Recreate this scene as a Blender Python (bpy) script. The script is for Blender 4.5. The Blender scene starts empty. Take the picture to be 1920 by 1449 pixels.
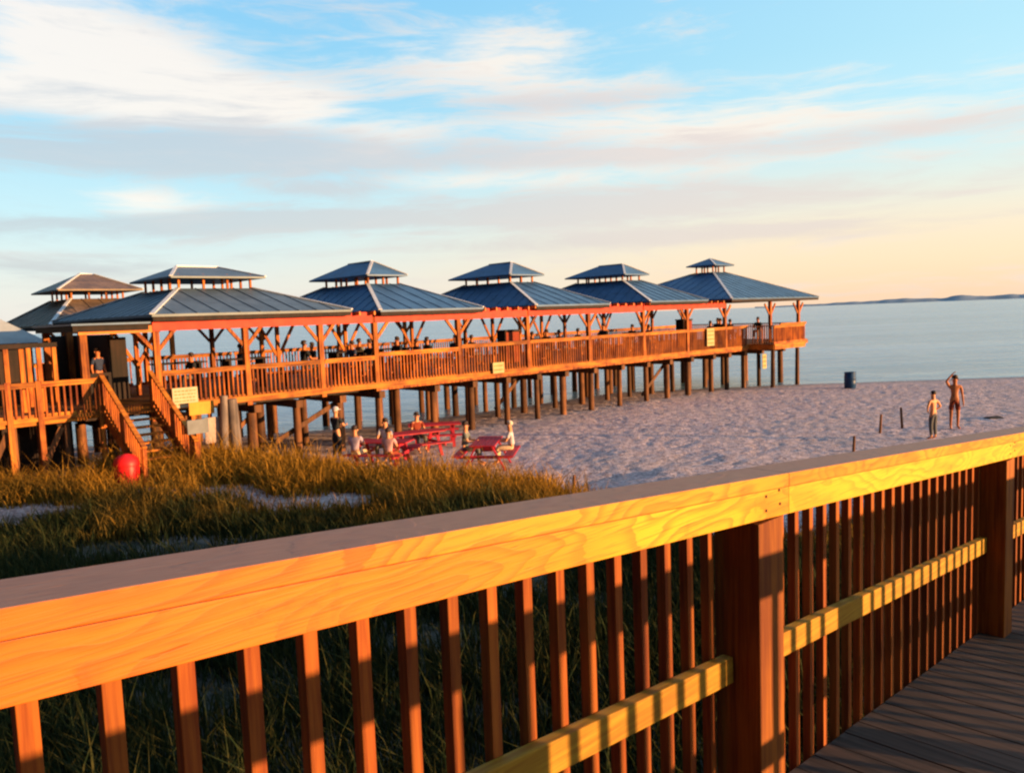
import bpy, math, random
import numpy as np
from mathutils import Vector, Matrix
R = math.radians
random.seed(7); RNG = np.random.default_rng(7)
sc = bpy.context.scene
C = sc.collection

# ------------------------------------------------------------------ camera
CAM_H = 4.3
cam_d = bpy.data.cameras.new('camera'); cam = bpy.data.objects.new('camera', cam_d); C.objects.link(cam)
cam_d.sensor_width = 36.0; cam_d.lens = 36.0 * 1500 / 1920; cam_d.clip_start = 0.05; cam_d.clip_end = 20000
pitch = math.atan(131.7 / 1500); roll = 0.037
cam.matrix_world = Matrix.Translation((0, 0, CAM_H)) @ (Matrix.Rotation(R(90) - pitch, 4, 'X') @ Matrix.Rotation(-roll, 4, 'Z'))
sc.camera = cam
sc.view_settings.view_transform = 'Standard'; sc.view_settings.look = 'None'
sc.view_settings.exposure = 1.3; sc.view_settings.gamma = 1.0
sc.cycles.use_denoising = True
sc.cycles.pixel_filter_type = 'BLACKMAN_HARRIS'; sc.cycles.filter_width = 2.3
sc.cycles.max_bounces = 6; sc.cycles.diffuse_bounces = 3; sc.cycles.glossy_bounces = 3

SUN_AZ, SUN_EL = 110.0, 4.8


class NT:
    """tiny node helper"""
    def __init__(s, tree):
        s.t = tree; tree.nodes.clear()
    def n(s, ty, ins=None, **kw):
        nd = s.t.nodes.new(ty)
        for k, v in kw.items(): setattr(nd, k, v)
        for k, v in (ins or {}).items():
            sock = nd.inputs[k]
            if isinstance(v, bpy.types.NodeSocket): s.t.links.new(v, sock)
            else: sock.default_value = v
        return nd
    def m(s, op, a, b=None, c=None, clamp=False):
        ins = {0: a}
        if b is not None: ins[1] = b
        if c is not None: ins[2] = c
        return s.n('ShaderNodeMath', ins, operation=op, use_clamp=clamp).outputs[0]
    def mix(s, f, a, b, mode='MIX'):
        nd = s.t.nodes.new('ShaderNodeMix'); nd.data_type = 'RGBA'; nd.blend_type = mode; nd.clamp_factor = True
        for i, v in ((0, f), (6, a), (7, b)):
            if isinstance(v, bpy.types.NodeSocket): s.t.links.new(v, nd.inputs[i])
            else: nd.inputs[i].default_value = v if i == 0 else (tuple(v) + (1,))[:4]
        return nd.outputs[2]
    def ss(s, x, lo, hi):
        nd = s.n('ShaderNodeMapRange', {0: x, 1: lo, 2: hi, 3: 0.0, 4: 1.0}, interpolation_type='SMOOTHSTEP')
        return nd.outputs[0]
    def noise(s, vec, scale, detail=4.0, rough=0.55, dist=0.0):
        return s.n('ShaderNodeTexNoise', {'Vector': vec, 'Scale': scale, 'Detail': detail, 'Roughness': rough, 'Distortion': dist}).outputs[0]
    def mapping(s, vec, scale=(1, 1, 1), loc=(0, 0, 0), rot=(0, 0, 0)):
        return s.n('ShaderNodeMapping', {'Vector': vec, 'Scale': scale, 'Location': loc, 'Rotation': rot}).outputs[0]


# ------------------------------------------------------------------ world: evening sky with streaky cloud
w = bpy.data.worlds.new('World'); sc.world = w; w.use_nodes = True
t = NT(w.node_tree)
tc = t.n('ShaderNodeTexCoord').outputs['Generated']
xyz = t.n('ShaderNodeSeparateXYZ', {0: tc})
X, Y, Z = xyz.outputs
az = t.m('MULTIPLY', t.m('ARCTAN2', X, Y), 57.2958)
el = t.m('MULTIPLY', t.m('ARCSINE', Z), 57.2958)
nish = t.n('ShaderNodeTexSky', sky_type='NISHITA', sun_disc=False, sun_elevation=R(SUN_EL), sun_rotation=R(SUN_AZ), air_density=1.0, dust_density=1.5)
ramp = t.n('ShaderNodeValToRGB', {0: t.m('DIVIDE', el, 45.0, clamp=True)})
cr = ramp.color_ramp
cr.elements[0].position = 0.0; cr.elements[0].color = (0.86, 0.82, 0.76, 1)
cr.elements[1].position = 1.0; cr.elements[1].color = (0.07, 0.26, 0.62, 1)
for p, c in ((0.07, (0.72, 0.78, 0.78, 1)), (0.16, (0.52, 0.78, 0.88, 1)), (0.36, (0.27, 0.62, 0.86, 1)), (0.55, (0.17, 0.52, 0.88, 1)), (0.7, (0.12, 0.38, 0.75, 1))):
    e = cr.elements.new(p); e.color = c
sky = ramp.outputs[0]
right = t.ss(az, -22.0, 50.0)
# pale cyan veil to the upper right, peach along the right horizon
sky = t.mix(t.m('MULTIPLY', right, 0.55), sky, (0.64, 0.95, 1.0))
peach = t.m('MULTIPLY', t.ss(az, -26.0, 24.0), t.ss(el, 13.0, 1.5))
sky = t.mix(t.m('MULTIPLY', peach, 0.92), sky, (1.0, 0.75, 0.50))
low = t.m('MULTIPLY', t.ss(el, 3.2, -0.5), t.ss(az, 0.0, 20.0))
sky = t.mix(t.m('MULTIPLY', low, 0.45), sky, (1.0, 0.62, 0.42))
# clouds
cv = t.n('ShaderNodeVectorMath', {0: tc, 1: (1.0, 1.0, 5.2)}, operation='MULTIPLY').outputs[0]
wn = t.n('ShaderNodeTexNoise', {'Vector': cv, 'Scale': 2.2, 'Detail': 3.0}).outputs['Color']
cw = t.n('ShaderNodeVectorMath', {0: cv, 1: t.n('ShaderNodeVectorMath', {0: wn, 1: (0.30, 0.30, 0.42)}, operation='MULTIPLY').outputs[0]}, operation='ADD').outputs[0]
n1 = t.noise(cw, 3.4, 6.0, 0.6)
n2 = t.noise(t.mapping(cw, (1, 1, 1.6), (3.1, 0.7, 9.0)), 8.0, 6.0, 0.65)
def blob(a0, e0, ra, re, amp):
    dx = t.m('DIVIDE', t.m('SUBTRACT', az, a0), ra); dy = t.m('DIVIDE', t.m('SUBTRACT', el, e0), re)
    d2 = t.m('ADD', t.m('MULTIPLY', dx, dx), t.m('MULTIPLY', dy, dy))
    return t.m('MULTIPLY', t.m('EXPONENT', t.m('MULTIPLY', d2, -1.0)), amp)
def addall(lst):
    s = lst[0]
    for q in lst[1:]: s = t.m('ADD', s, q)
    return s
wb = addall([blob(-24.5, 15.6, 6.0, 2.6, .42), blob(-15, 14.3, 5, 1.5, .26), blob(-32, 19.5, 7.5, 2.2, .12), blob(1, 17.5, 8, 2.0, .20),
             blob(-24, 8.0, 4, 1.0, .24), blob(-33, 14.2, 4, .9, .22), blob(-8, 12.3, 4.5, 1.3, .16), blob(15, 12.5, 20, 3.6, .17), blob(-4, 9.5, 14, .8, .16), blob(-28.5, 17.6, 4.5, 1.8, .16)])
gb = addall([blob(-19, 11.3, 16, 1.5, .38), blob(2, 11.0, 9, 1.1, .12), blob(9, 7.3, 20, 1.25, .34), blob(-30, 6.6, 14, .8, .25), blob(-12, 9.1, 4.5, .7, .28), blob(-26, 4.0, 12, .7, .15),
             blob(20, 10.5, 16, .8, .2), blob(14, 5.0, 18, .6, .22), blob(-14, 7.2, 8, .5, .25), blob(6, 14.3, 10, .7, .2)])
wd = t.ss(t.m('ADD', t.m('ADD', t.m('MULTIPLY', n1, 0.60), t.m('MULTIPLY', n2, 0.40)), wb), 0.50, 0.76)
gd = t.ss(t.m('ADD', t.m('MULTIPLY', t.m('ADD', n1, n2), 0.5), gb), 0.49, 0.74)
warm = t.ss(az, -34.0, 20.0)
wcol = t.mix(warm, (0.93, 0.86, 0.80), (1.0, 0.88, 0.76))
gcol = t.mix(warm, (0.48, 0.54, 0.62), (0.74, 0.64, 0.62))
sky = t.mix(t.m('MULTIPLY', wd, 0.95), sky, wcol)
sky = t.mix(t.m('MULTIPLY', gd, 0.78), sky, gcol)
nz = t.n('ShaderNodeVectorMath', {0: nish.outputs[0], 'Scale': 0.05}, operation='SCALE').outputs[0]
tot = t.n('ShaderNodeVectorMath', {0: sky, 1: nz}, operation='ADD').outputs[0]
# unseen sky behind and left of the view, darkened to deepen the rail's shaded sides
back = t.n('ShaderNodeVectorMath', {0: tc, 1: (math.sin(R(235)), math.cos(R(235)), 0.10)}, operation='DOT_PRODUCT').outputs['Value']
tot2 = t.n('ShaderNodeVectorMath', {0: tot, 'Scale': t.m('SUBTRACT', 1.0, t.m('MULTIPLY', t.ss(back, 0.06, 0.5), 0.90))}, operation='SCALE').outputs[0]
bg = t.n('ShaderNodeBackground', {0: tot2, 1: 0.40})
t.n('ShaderNodeOutputWorld', {0: bg.outputs[0]})

# ------------------------------------------------------------------ sun, low over the right-hand side
sun_d = bpy.data.lights.new('sun', 'SUN'); sun = bpy.data.objects.new('sun', sun_d); C.objects.link(sun)
sun_d.energy = 5.0; sun_d.angle = R(0.5); sun_d.color = (1.0, 0.56, 0.22)
sd = Vector((math.sin(R(SUN_AZ)) * math.cos(R(SUN_EL)), math.cos(R(SUN_AZ)) * math.cos(R(SUN_EL)), math.sin(R(SUN_EL))))
sun.rotation_euler = sd.to_track_quat('Z', 'Y').to_euler()
sun.location = sd * 100


# ------------------------------------------------------------------ materials
def new_mat(name):
    m = bpy.data.materials.new(name); m.use_nodes = True
    return m, NT(m.node_tree)
def finish(m, t, col, rough=0.7, bump=None, bstr=0.3, bdist=0.01, metal=0.0, spec=0.3):
    ins = {'Base Color': col, 'Roughness': rough, 'Metallic': metal, 'Specular IOR Level': spec}
    if not isinstance(col, bpy.types.NodeSocket): ins['Base Color'] = tuple(col) + (1,)
    if bump is not None:
        ins['Normal'] = t.n('ShaderNodeBump', {'Height': bump, 'Strength': bstr, 'Distance': bdist}).outputs[0]
    b = t.n('ShaderNodeBsdfPrincipled', ins)
    t.n('ShaderNodeOutputMaterial', {0: b.outputs[0]})
    return m
def sc3(c, k): return tuple(x * k for x in c)

def plain(name, col, rough=0.6, var=0.25, scale=6.0, metal=0.0, spec=0.3, bstr=0.15):
    m, t = new_mat(name); o = t.n('ShaderNodeTexCoord').outputs['Object']
    n = t.noise(o, scale, 5.0)
    c = t.mix(t.ss(n, 0.3, 0.7), sc3(col, 1 - var), sc3(col, 1 + var))
    return finish(m, t, c, rough, n, bstr, 0.01, metal, spec)

def wood(name, light, dark, axis='x', fine=60.0, var=0.25, rough=0.75, knots=False):
    """sawn timber, grain along one local axis, tone differs from piece to piece"""
    m, t = new_mat(name)
    o = t.n('ShaderNodeTexCoord').outputs['Object']
    oi = t.n('ShaderNodeObjectInfo').outputs['Random']
    sh = t.n('ShaderNodeCombineXYZ', {0: t.m('MULTIPLY', oi, 13.0), 1: t.m('MULTIPLY', oi, 7.0), 2: t.m('MULTIPLY', oi, 29.0)}).outputs[0]
    o = t.n('ShaderNodeVectorMath', {0: o, 1: sh}, operation='ADD').outputs[0]
    k = 0.04
    s = {'x': (k, 1, 1), 'y': (1, k, 1), 'z': (1, 1, k)}[axis]
    g = t.mapping(o, s)
    n = t.noise(g, fine, 5.0, 0.6)
    b = t.noise(o, 1.7, 3.0)
    f = t.m('ADD', t.m('MULTIPLY', n, 0.6), t.m('MULTIPLY', b, 0.4))
    c = t.mix(t.ss(f, 0.36, 0.62), dark, light)
    tone = t.m('ADD', 1.0 - var, t.m('MULTIPLY', oi, 2 * var))
    c = t.n('ShaderNodeVectorMath', {0: c, 'Scale': tone}, operation='SCALE').outputs[0]
    return finish(m, t, c, rough, n, 0.35, 0.004)

def board_wood(name, light, mid, dark, seed):
    """flat-sawn board: cathedral growth rings sweeping along the length, a few knots, small checks"""
    m, t = new_mat(name)
    o = t.n('ShaderNodeTexCoord').outputs['Object']
    p = t.mapping(o, (0.42, 1, 1), (seed, 0.3, 0.0))
    warp = t.noise(t.mapping(o, (1.0, 1, 3.0), (seed, 0, 0)), 1.25, 2.0, 0.5)
    w2 = t.noise(t.mapping(o, (0.5, 4, 4), (seed + 3, 0, 0)), 6.0, 3.0, 0.5)
    sx = t.n('ShaderNodeSeparateXYZ', {0: p})
    # radius-like field: cathedral arches appear where the warp has extrema
    fld = t.m('ADD', t.m('MULTIPLY', sx.outputs[2], 2.6), t.m('ADD', t.m('MULTIPLY', warp, 4.2), t.m('MULTIPLY', w2, 0.25)))
    ring = t.m('FRACT', t.m('MULTIPLY', fld, 4.2))
    late = t.m('MULTIPLY', t.ss(ring, 0.35, 0.92), t.ss(ring, 1.0, 0.94))
    fine = t.noise(t.mapping(o, (0.03, 1, 1)), 190.0, 4.0, 0.6)
    c = t.mix(t.m('MULTIPLY', late, 0.68), light, mid)
    if seed < 2:      # lighting gradient painted in: redder towards the near end of this board
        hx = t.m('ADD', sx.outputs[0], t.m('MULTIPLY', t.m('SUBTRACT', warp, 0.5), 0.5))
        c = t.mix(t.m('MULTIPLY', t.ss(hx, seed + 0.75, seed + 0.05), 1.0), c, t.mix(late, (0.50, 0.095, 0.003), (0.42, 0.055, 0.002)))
    big = t.noise(t.mapping(o, (1, 1, 2), (seed, 2, 1)), 0.9, 3.0, 0.6)
    c = t.mix(t.m('MULTIPLY', t.ss(big, 0.42, 0.62), 0.55), c, mid)
    c = t.mix(t.m('MULTIPLY', t.ss(fine, 0.48, 0.72), 0.5), c, dark)
    st = t.noise(t.mapping(o, (1, 1, 1.5), (seed, 8, 2)), 5.0, 6.0, 0.7)
    c = t.mix(t.m('MULTIPLY', t.ss(st, 0.56, 0.70), 0.4), c, dark)
    vor = t.n('ShaderNodeTexVoronoi', {'Vector': t.mapping(o, (1.0, 1.0, 2.2), (seed * 1.7, 0.2, 0.1)), 'Scale': 1.9}).outputs['Distance']
    knot = t.ss(vor, 0.055, 0.02)
    c = t.mix(t.m('MULTIPLY', knot, 0.8), c, dark)
    chk = t.noise(t.mapping(o, (0.12, 1, 1), (seed, 5, 5)), 70.0, 2.0)
    c = t.mix(t.m('MULTIPLY', t.ss(chk, 0.70, 0.76), 0.6), c, dark)
    up = t.n('ShaderNodeSeparateXYZ', {0: t.n('ShaderNodeNewGeometry').outputs['True Normal']}).outputs[2]
    c = t.mix(t.m('MULTIPLY', t.ss(up, 0.6, 0.95), 0.9), c, t.mix(fine, (0.13, 0.06, 0.04), (0.42, 0.23, 0.16)))   # upper faces painted duller and greyer for the grazing light
    h = t.m('SUBTRACT', t.m('ADD', t.m('MULTIPLY', late, 0.4), fine), t.ss(chk, 0.68, 0.76))
    return finish(m, t, c, 0.62, h, 0.35, 0.003, spec=0.35)

M = {}
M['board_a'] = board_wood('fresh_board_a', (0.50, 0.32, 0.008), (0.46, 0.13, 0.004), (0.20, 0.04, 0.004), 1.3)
M['board_b'] = board_wood('fresh_board_b', (0.52, 0.36, 0.014), (0.48, 0.22, 0.008), (0.24, 0.08, 0.006), 5.7)
M['cap'] = board_wood('cap_board', (0.50, 0.24, 0.010), (0.46, 0.12, 0.005), (0.20, 0.05, 0.005), 1.9)
M['picket'] = wood('picket_wood', (0.31, 0.085, 0.010), (0.16, 0.028, 0.004), 'z', 70, 0.22)
M['post'] = wood('rail_post_wood', (0.28, 0.085, 0.007), (0.12, 0.024, 0.003), 'z', 50, 0.1)
M['midrail'] = wood('mid_rail_wood', (0.42, 0.23, 0.02), (0.27, 0.115, 0.01), 'x', 60, 0.1)
M['deck'] = wood('deck_wood', (0.085, 0.052, 0.04), (0.025, 0.015, 0.012), 'y', 40, 0.1)
M['pier_x'] = wood('pier_wood_long', (0.46, 0.16, 0.016), (0.14, 0.028, 0.005), 'x', 22, 0.35)
M['pier_z'] = wood('pier_wood_upright', (0.44, 0.13, 0.016), (0.13, 0.022, 0.005), 'z', 20, 0.4)
M['bal'] = wood('baluster_wood', (0.42, 0.11, 0.014), (0.10, 0.014, 0.004), 'z', 12, 0.3)
M['pile'] = wood('piling_wood', (0.15, 0.055, 0.018), (0.045, 0.016, 0.007), 'z', 9, 0.5)
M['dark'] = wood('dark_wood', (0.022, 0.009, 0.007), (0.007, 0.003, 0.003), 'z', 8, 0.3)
M['grey'] = wood('weathered_wood', (0.22, 0.17, 0.155), (0.09, 0.07, 0.07), 'z', 16, 0.2)
M['red_beam'] = plain('red_paint', (0.46, 0.022, 0.008), 0.6, 0.45, 2.5)
M['orange_beam'] = plain('orange_paint', (0.50, 0.15, 0.02), 0.6, 0.3, 1.5)
M['hip'] = plain('pale_flashing', (0.62, 0.62, 0.66), 0.5, 0.1)
M['red_plastic'] = plain('red_plastic', (0.62, 0.012, 0.015), 0.45, 0.15, 3)
M['blue_plastic'] = plain('blue_plastic', (0.01, 0.045, 0.13), 0.45, 0.15, 3)
M['red_table'] = plain('red_painted_timber', (0.34, 0.012, 0.028), 0.6, 0.3, 8)
M['cream'] = plain('cream_sign', (0.40, 0.34, 0.23), 0.7, 0.1, 3)
M['yellow'] = plain('yellow_sign', (0.36, 0.30, 0.14), 0.6, 0.1, 3)
M['orange_sign'] = plain('orange_sign', (0.52, 0.24, 0.03), 0.7, 0.15, 3)
M['grey_sign'] = plain('grey_sign_back', (0.10, 0.11, 0.14), 0.5, 0.2, 3)
M['pink_sign'] = plain('faded_pink_board', (0.34, 0.24, 0.21), 0.7, 0.2, 3)
M['ink'] = plain('sign_ink', (0.30, 0.16, 0.05), 0.8, 0.1)
M['skin'] = plain('skin', (0.55, 0.24, 0.12), 0.55, 0.08, 9)
M['tan_skin'] = plain('tanned_skin', (0.40, 0.13, 0.05), 0.55, 0.08, 9)
M['hair'] = plain('dark_hair', (0.03, 0.015, 0.012), 0.6, 0.2, 30)
M['fair_hair'] = plain('fair_hair', (0.5, 0.4, 0.32), 0.6, 0.2, 30)
def cloth(n, c): M[n] = plain(n, c, 0.85, 0.12, 12)
for n, c in (('white_cloth', (.42, .38, .42)), ('black_cloth', (.012, .014, .02)), ('grey_cloth', (.14, .15, .14)), ('pink_cloth', (.45, .24, .25)), ('lilac_cloth', (.34, .26, .34)),
             ('navy_cloth', (.02, .03, .07)), ('trousers', (.09, .09, .1)), ('rust_cloth', (.20, .03, .012)), ('sand_cloth', (.6, .4, .26))): cloth(n, c)

def roof_mat(name, col, var=0.2):
    m, t = new_mat(name); o = t.n('ShaderNodeTexCoord').outputs['Object']
    n = t.noise(t.mapping(o, (1, 1, 3)), 1.3, 5.0, 0.6)
    n3 = t.noise(o, 7.0, 4.0, 0.6)
    c = t.mix(t.ss(t.m('ADD', t.m('MULTIPLY', n, .7), t.m('MULTIPLY', n3, .3)), 0.35, 0.65), sc3(col, 1 - var), sc3(col, 1 + var))
    return finish(m, t, c, 0.5, n3, 0.1, 0.02, 0.0, 0.35)
M['roof_blue'] = roof_mat('blue_metal_roof', (0.045, 0.110, 0.235))
M['roof_grey'] = roof_mat('grey_blue_metal_roof', (0.085, 0.12, 0.165))
M['roof_tan'] = roof_mat('weathered_brown_roof', (0.15, 0.095, 0.06), 0.4)


# ------------------------------------------------------------------ mesh builder
class MB:
    def __init__(s): s.v = []; s.f = []; s.sm = []
    def add(s, vs, fs, smooth=False):
        b = len(s.v); s.v += [tuple(v) for v in vs]; s.f += [tuple(b + i for i in f) for f in fs]; s.sm += [smooth] * len(fs)
        return s
    def hexa(s, c):      # 8 corners: bottom 4 ccw, top 4 ccw
        return s.add(c, [(3, 2, 1, 0), (4, 5, 6, 7), (0, 1, 5, 4), (1, 2, 6, 5), (2, 3, 7, 6), (3, 0, 4, 7)])
    def box(s, x0, x1, y0, y1, z0, z1):
        return s.hexa([(x0, y0, z0), (x1, y0, z0), (x1, y1, z0), (x0, y1, z0), (x0, y0, z1), (x1, y0, z1), (x1, y1, z1), (x0, y1, z1)])
    def bar(s, a, b, w, h, up=(0, 0, 1)):
        a = Vector(a); b = Vector(b); d = (b - a).normalized(); up = Vector(up)
        if abs(d.dot(up)) > 0.98: up = Vector((0, 1, 0))
        r = d.cross(up).normalized(); u = r.cross(d).normalized()
        r *= w / 2; u *= h / 2
        return s.hexa([a - r - u, a + r - u, b + r - u, b - r - u, a - r + u, a + r + u, b + r + u, b - r + u])
    def tube(s, a, b, r0, r1=None, n=10, smooth=True):
        r1 = r0 if r1 is None else r1
        a = Vector(a); b = Vector(b); d = (b - a).normalized()
        q = d.to_track_quat('Z', 'Y'); vs = []
        for p, r in ((a, r0), (b, r1)):
            for i in range(n):
                an = 2 * math.pi * i / n
                vs.append(p + q @ Vector((math.cos(an) * r, math.sin(an) * r, 0)))
        fs = [(i, (i + 1) % n, n + (i + 1) % n, n + i) for i in range(n)]
        s.add(vs, fs, smooth); s.add(vs[:n], [tuple(reversed(range(n)))]); s.add(vs[n:], [tuple(range(n))])
        return s
    def lathe(s, prof, c=(0, 0, 0), n=20):
        vs = []
        for r, z in prof:
            for i in range(n):
                an = 2 * math.pi * i / n; vs.append((c[0] + r * math.cos(an), c[1] + r * math.sin(an), c[2] + z))
        k = len(prof); fs = []
        for j in range(k - 1):
            for i in range(n): fs.append((j * n + i, j * n + (i + 1) % n, (j + 1) * n + (i + 1) % n, (j + 1) * n + i))
        s.add(vs, fs, True); s.add(vs[:n], [tuple(reversed(range(n)))]); s.add(vs[-n:], [tuple(range(n))])
        return s
    def build(s, name, mat, parent=None, bevel=0.0, loc=None):
        me = bpy.data.meshes.new(name); me.from_pydata(s.v, [], s.f); me.update()
        me.polygons.foreach_set('use_smooth', s.sm)
        me.materials.append(mat)
        o = bpy.data.objects.new(name, me); C.objects.link(o)
        if parent is not None: o.parent = parent
        if loc is not None: o.location = loc
        if bevel:
            b = o.modifiers.new('bevel', 'BEVEL'); b.width = bevel; b.segments = 2; b.limit_method = 'ANGLE'
        return o

def tag(o, label=None, cat=None, group=None, kind=None):
    if label: o['label'] = label
    if cat: o['category'] = cat
    if group: o['group'] = group
    if kind: o['kind'] = kind
    return o
def empty(name, loc=(0, 0, 0), rz=0.0):
    o = bpy.data.objects.new(name, None); C.objects.link(o); o.location = loc; o.rotation_euler = (0, 0, rz); o.empty_display_size = 0.2
    return o
def dup(o, loc=None, parent=None, rz=None):
    c = o.copy(); C.objects.link(c)
    if parent is not None: c.parent = parent
    if loc is not None: c.location = loc
    if rz is not None: c.rotation_euler = (0, 0, rz)
    for ch in list(o.children): dup(ch, None, c)
    return c

# ------------------------------------------------------------------ noise for terrain
def vnoise(x, y, seed):
    xi = np.floor(x).astype(np.int64); yi = np.floor(y).astype(np.int64); xf = x - xi; yf = y - yi
    def h(a, b):
        n = (a * 374761393 + b * 668265263 + seed * 1442695041) & 0xffffffff
        n = ((n ^ (n >> 13)) * 1274126177) & 0xffffffff
        return ((n ^ (n >> 16)) & 0xffff) / 65535.0
    u = xf * xf * (3 - 2 * xf); v = yf * yf * (3 - 2 * yf)
    return (h(xi, yi) * (1 - u) + h(xi + 1, yi) * u) * (1 - v) + (h(xi, yi + 1) * (1 - u) + h(xi + 1, yi + 1) * u) * v
def fbm(x, y, seed, oct=3):
    s = 0; a = 1; tot = 0
    for i in range(oct): s = s + a * vnoise(x * 2 ** i, y * 2 ** i, seed + i); tot += a; a *= 0.5
    return s / tot

SX = [-400, -60, -20, -6.1, -0.3, 5.9, 17.7, 30, 80, 400]
SY = [10, 24, 31.5, 35.5, 40.3, 46.2, 47.2, 46.7, 44, 20]
SEA_Z = -0.32
def ground_z(x, y, bumps=True):
    x = np.asarray(x, float); y = np.asarray(y, float)
    s = np.interp(x, SX, SY) + 0.5 * (fbm(x / 5, y / 5, 3) - .5) - y
    z = np.interp(s, [-400, -20, 0, 3, 10, 24, 60], [-30, -1.6, SEA_Z - 0.01, -0.21, -0.08, 0.0, 0.3])
    if bumps:
        tp = x * 0.7230 + y * 0.6909; yp = -(x * 0.6909 - y * 0.7230)     # along / away from the pier line
        z = z + 0.42 * np.clip((14.0 - tp) / 4.5, 0, 1) * np.clip((s - 3) / 6, 0, 1)
        dune = np.clip((s - 14) / 8, 0, 1) * np.clip((14 - x - 0.2 * y) / 6, 0, 1)
        z = z + dune * 0.42 * (fbm(x / 4.2, y / 4.2, 11, 3) - .5)
        fp = np.clip((s - 1.0) / 3, 0, 1)
        foot = np.minimum(fbm(x / 0.19, y / 0.19, 21, 2), 0.58)
        z = z + fp * (0.060 * (foot - .45) + 0.03 * (fbm(x / 1.6, y / 1.6, 31, 2) - .5))
    return z
def gz(x, y): return float(ground_z(np.array([x]), np.array([y]))[0])

def axis_coords(lo, hi, flo, fhi, step):
    a = list(np.arange(flo, fhi + 1e-6, step)); k = step; x = a[-1]
    while x < hi: k *= 1.25; x += k; a.append(min(x, hi))
    k = step; x = a[0]; pre = []
    while x > lo: k *= 1.25; x -= k; pre.append(max(x, lo))
    return np.array(pre[::-1] + a)
gx = axis_coords(-420, 420, -14, 33, 0.105); gy = axis_coords(-300, 420, 5, 48.5, 0.105)
GX, GY = np.meshgrid(gx, gy); GZ = ground_z(GX, GY)
me = bpy.data.meshes.new('beach_sand'); nx, ny = len(gx), len(gy)
idx = np.arange(nx * ny).reshape(ny, nx)
q = np.stack([idx[:-1, :-1], idx[:-1, 1:], idx[1:, 1:], idx[1:, :-1]], -1).reshape(-1, 4)
me.vertices.add(nx * ny); me.vertices.foreach_set('co', np.stack([GX, GY, GZ], -1).ravel())
me.loops.add(q.size); me.loops.foreach_set('vertex_index', q.ravel())
me.polygons.add(len(q)); me.polygons.foreach_set('loop_start', np.arange(0, q.size, 4)); me.polygons.foreach_set('loop_total', np.full(len(q), 4))
me.polygons.foreach_set('use_smooth', np.ones(len(q), bool)); me.update(); me.validate()
m, t = new_mat('sand'); o = t.n('ShaderNodeTexCoord').outputs['Object']
n = t.noise(o, 2.6, 6.0, 0.7); nf = t.noise(o, 8.5, 4.0, 0.8); nb = t.noise(o, 0.25, 3.0)
c = t.mix(t.ss(n, 0.35, 0.65), (0.56, 0.43, 0.44), (0.86, 0.66, 0.67))
c = t.mix(t.m('MULTIPLY', t.ss(nf, 0.47, 0.60), 0.85), c, (0.20, 0.13, 0.14))
c = t.mix(t.m('MULTIPLY', t.ss(nb, 0.4, 0.7), 0.3), c, (0.50, 0.40, 0.38))
sxyz = t.n('ShaderNodeSeparateXYZ', {0: o}).outputs; pz = sxyz[2]
# leaf litter and creeping plants darken the near sand; boardwalk strip is painted shade
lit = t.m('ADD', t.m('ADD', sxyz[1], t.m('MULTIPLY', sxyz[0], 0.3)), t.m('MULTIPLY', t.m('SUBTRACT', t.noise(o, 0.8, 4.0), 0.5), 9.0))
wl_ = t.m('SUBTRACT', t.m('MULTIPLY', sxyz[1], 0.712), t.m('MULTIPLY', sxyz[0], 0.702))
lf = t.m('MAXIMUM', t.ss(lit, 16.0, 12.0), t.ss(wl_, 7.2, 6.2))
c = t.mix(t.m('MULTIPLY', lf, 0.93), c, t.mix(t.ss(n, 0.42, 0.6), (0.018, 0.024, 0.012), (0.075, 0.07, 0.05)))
wet = t.ss(pz, -0.22, -0.30)
c = t.mix(t.m('MULTIPLY', wet, 0.6), c, (0.17, 0.13, 0.13))
rg = t.m('SUBTRACT', 0.9, t.m('MULTIPLY', wet, 0.35))
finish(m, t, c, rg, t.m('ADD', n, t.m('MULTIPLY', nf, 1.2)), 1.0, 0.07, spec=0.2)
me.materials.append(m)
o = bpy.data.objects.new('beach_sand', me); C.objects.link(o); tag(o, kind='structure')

# sea
bm = MB(); 
m, t = new_mat('sea_water'); o = t.n('ShaderNodeTexCoord').outputs['Object']
a = t.noise(t.mapping(o, (0.25, 1.0, 1), rot=(0, 0, R(4))), 0.55, 6.0, 0.62)
b = t.noise(t.mapping(o, (0.12, 1.0, 1), rot=(0, 0, R(-3))), 0.07, 4.0, 0.6)
f = t.noise(t.mapping(o, (0.4, 1.0, 1)), 3.0, 3.0, 0.6)
col = t.mix(t.ss(b, 0.35, 0.65), (0.09, 0.23, 0.32), (0.25, 0.40, 0.50))
col = t.mix(t.m('MULTIPLY', t.ss(a, 0.52, 0.66), 0.7), col, (0.40, 0.52, 0.53))
h = t.m('ADD', t.m('MULTIPLY', a, 1.0), t.m('ADD', t.m('MULTIPLY', b, 2.0), t.m('MULTIPLY', f, 0.15)))
finish(m, t, col, 0.2, h, 0.85, 0.5, spec=0.5)
bm.add([(-9000, -400, SEA_Z), (9000, -400, SEA_Z), (9000, 9000, SEA_Z), (-9000, 9000, SEA_Z)], [(0, 1, 2, 3)])
sea = bm.build('sea', m); tag(sea, kind='structure')
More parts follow.
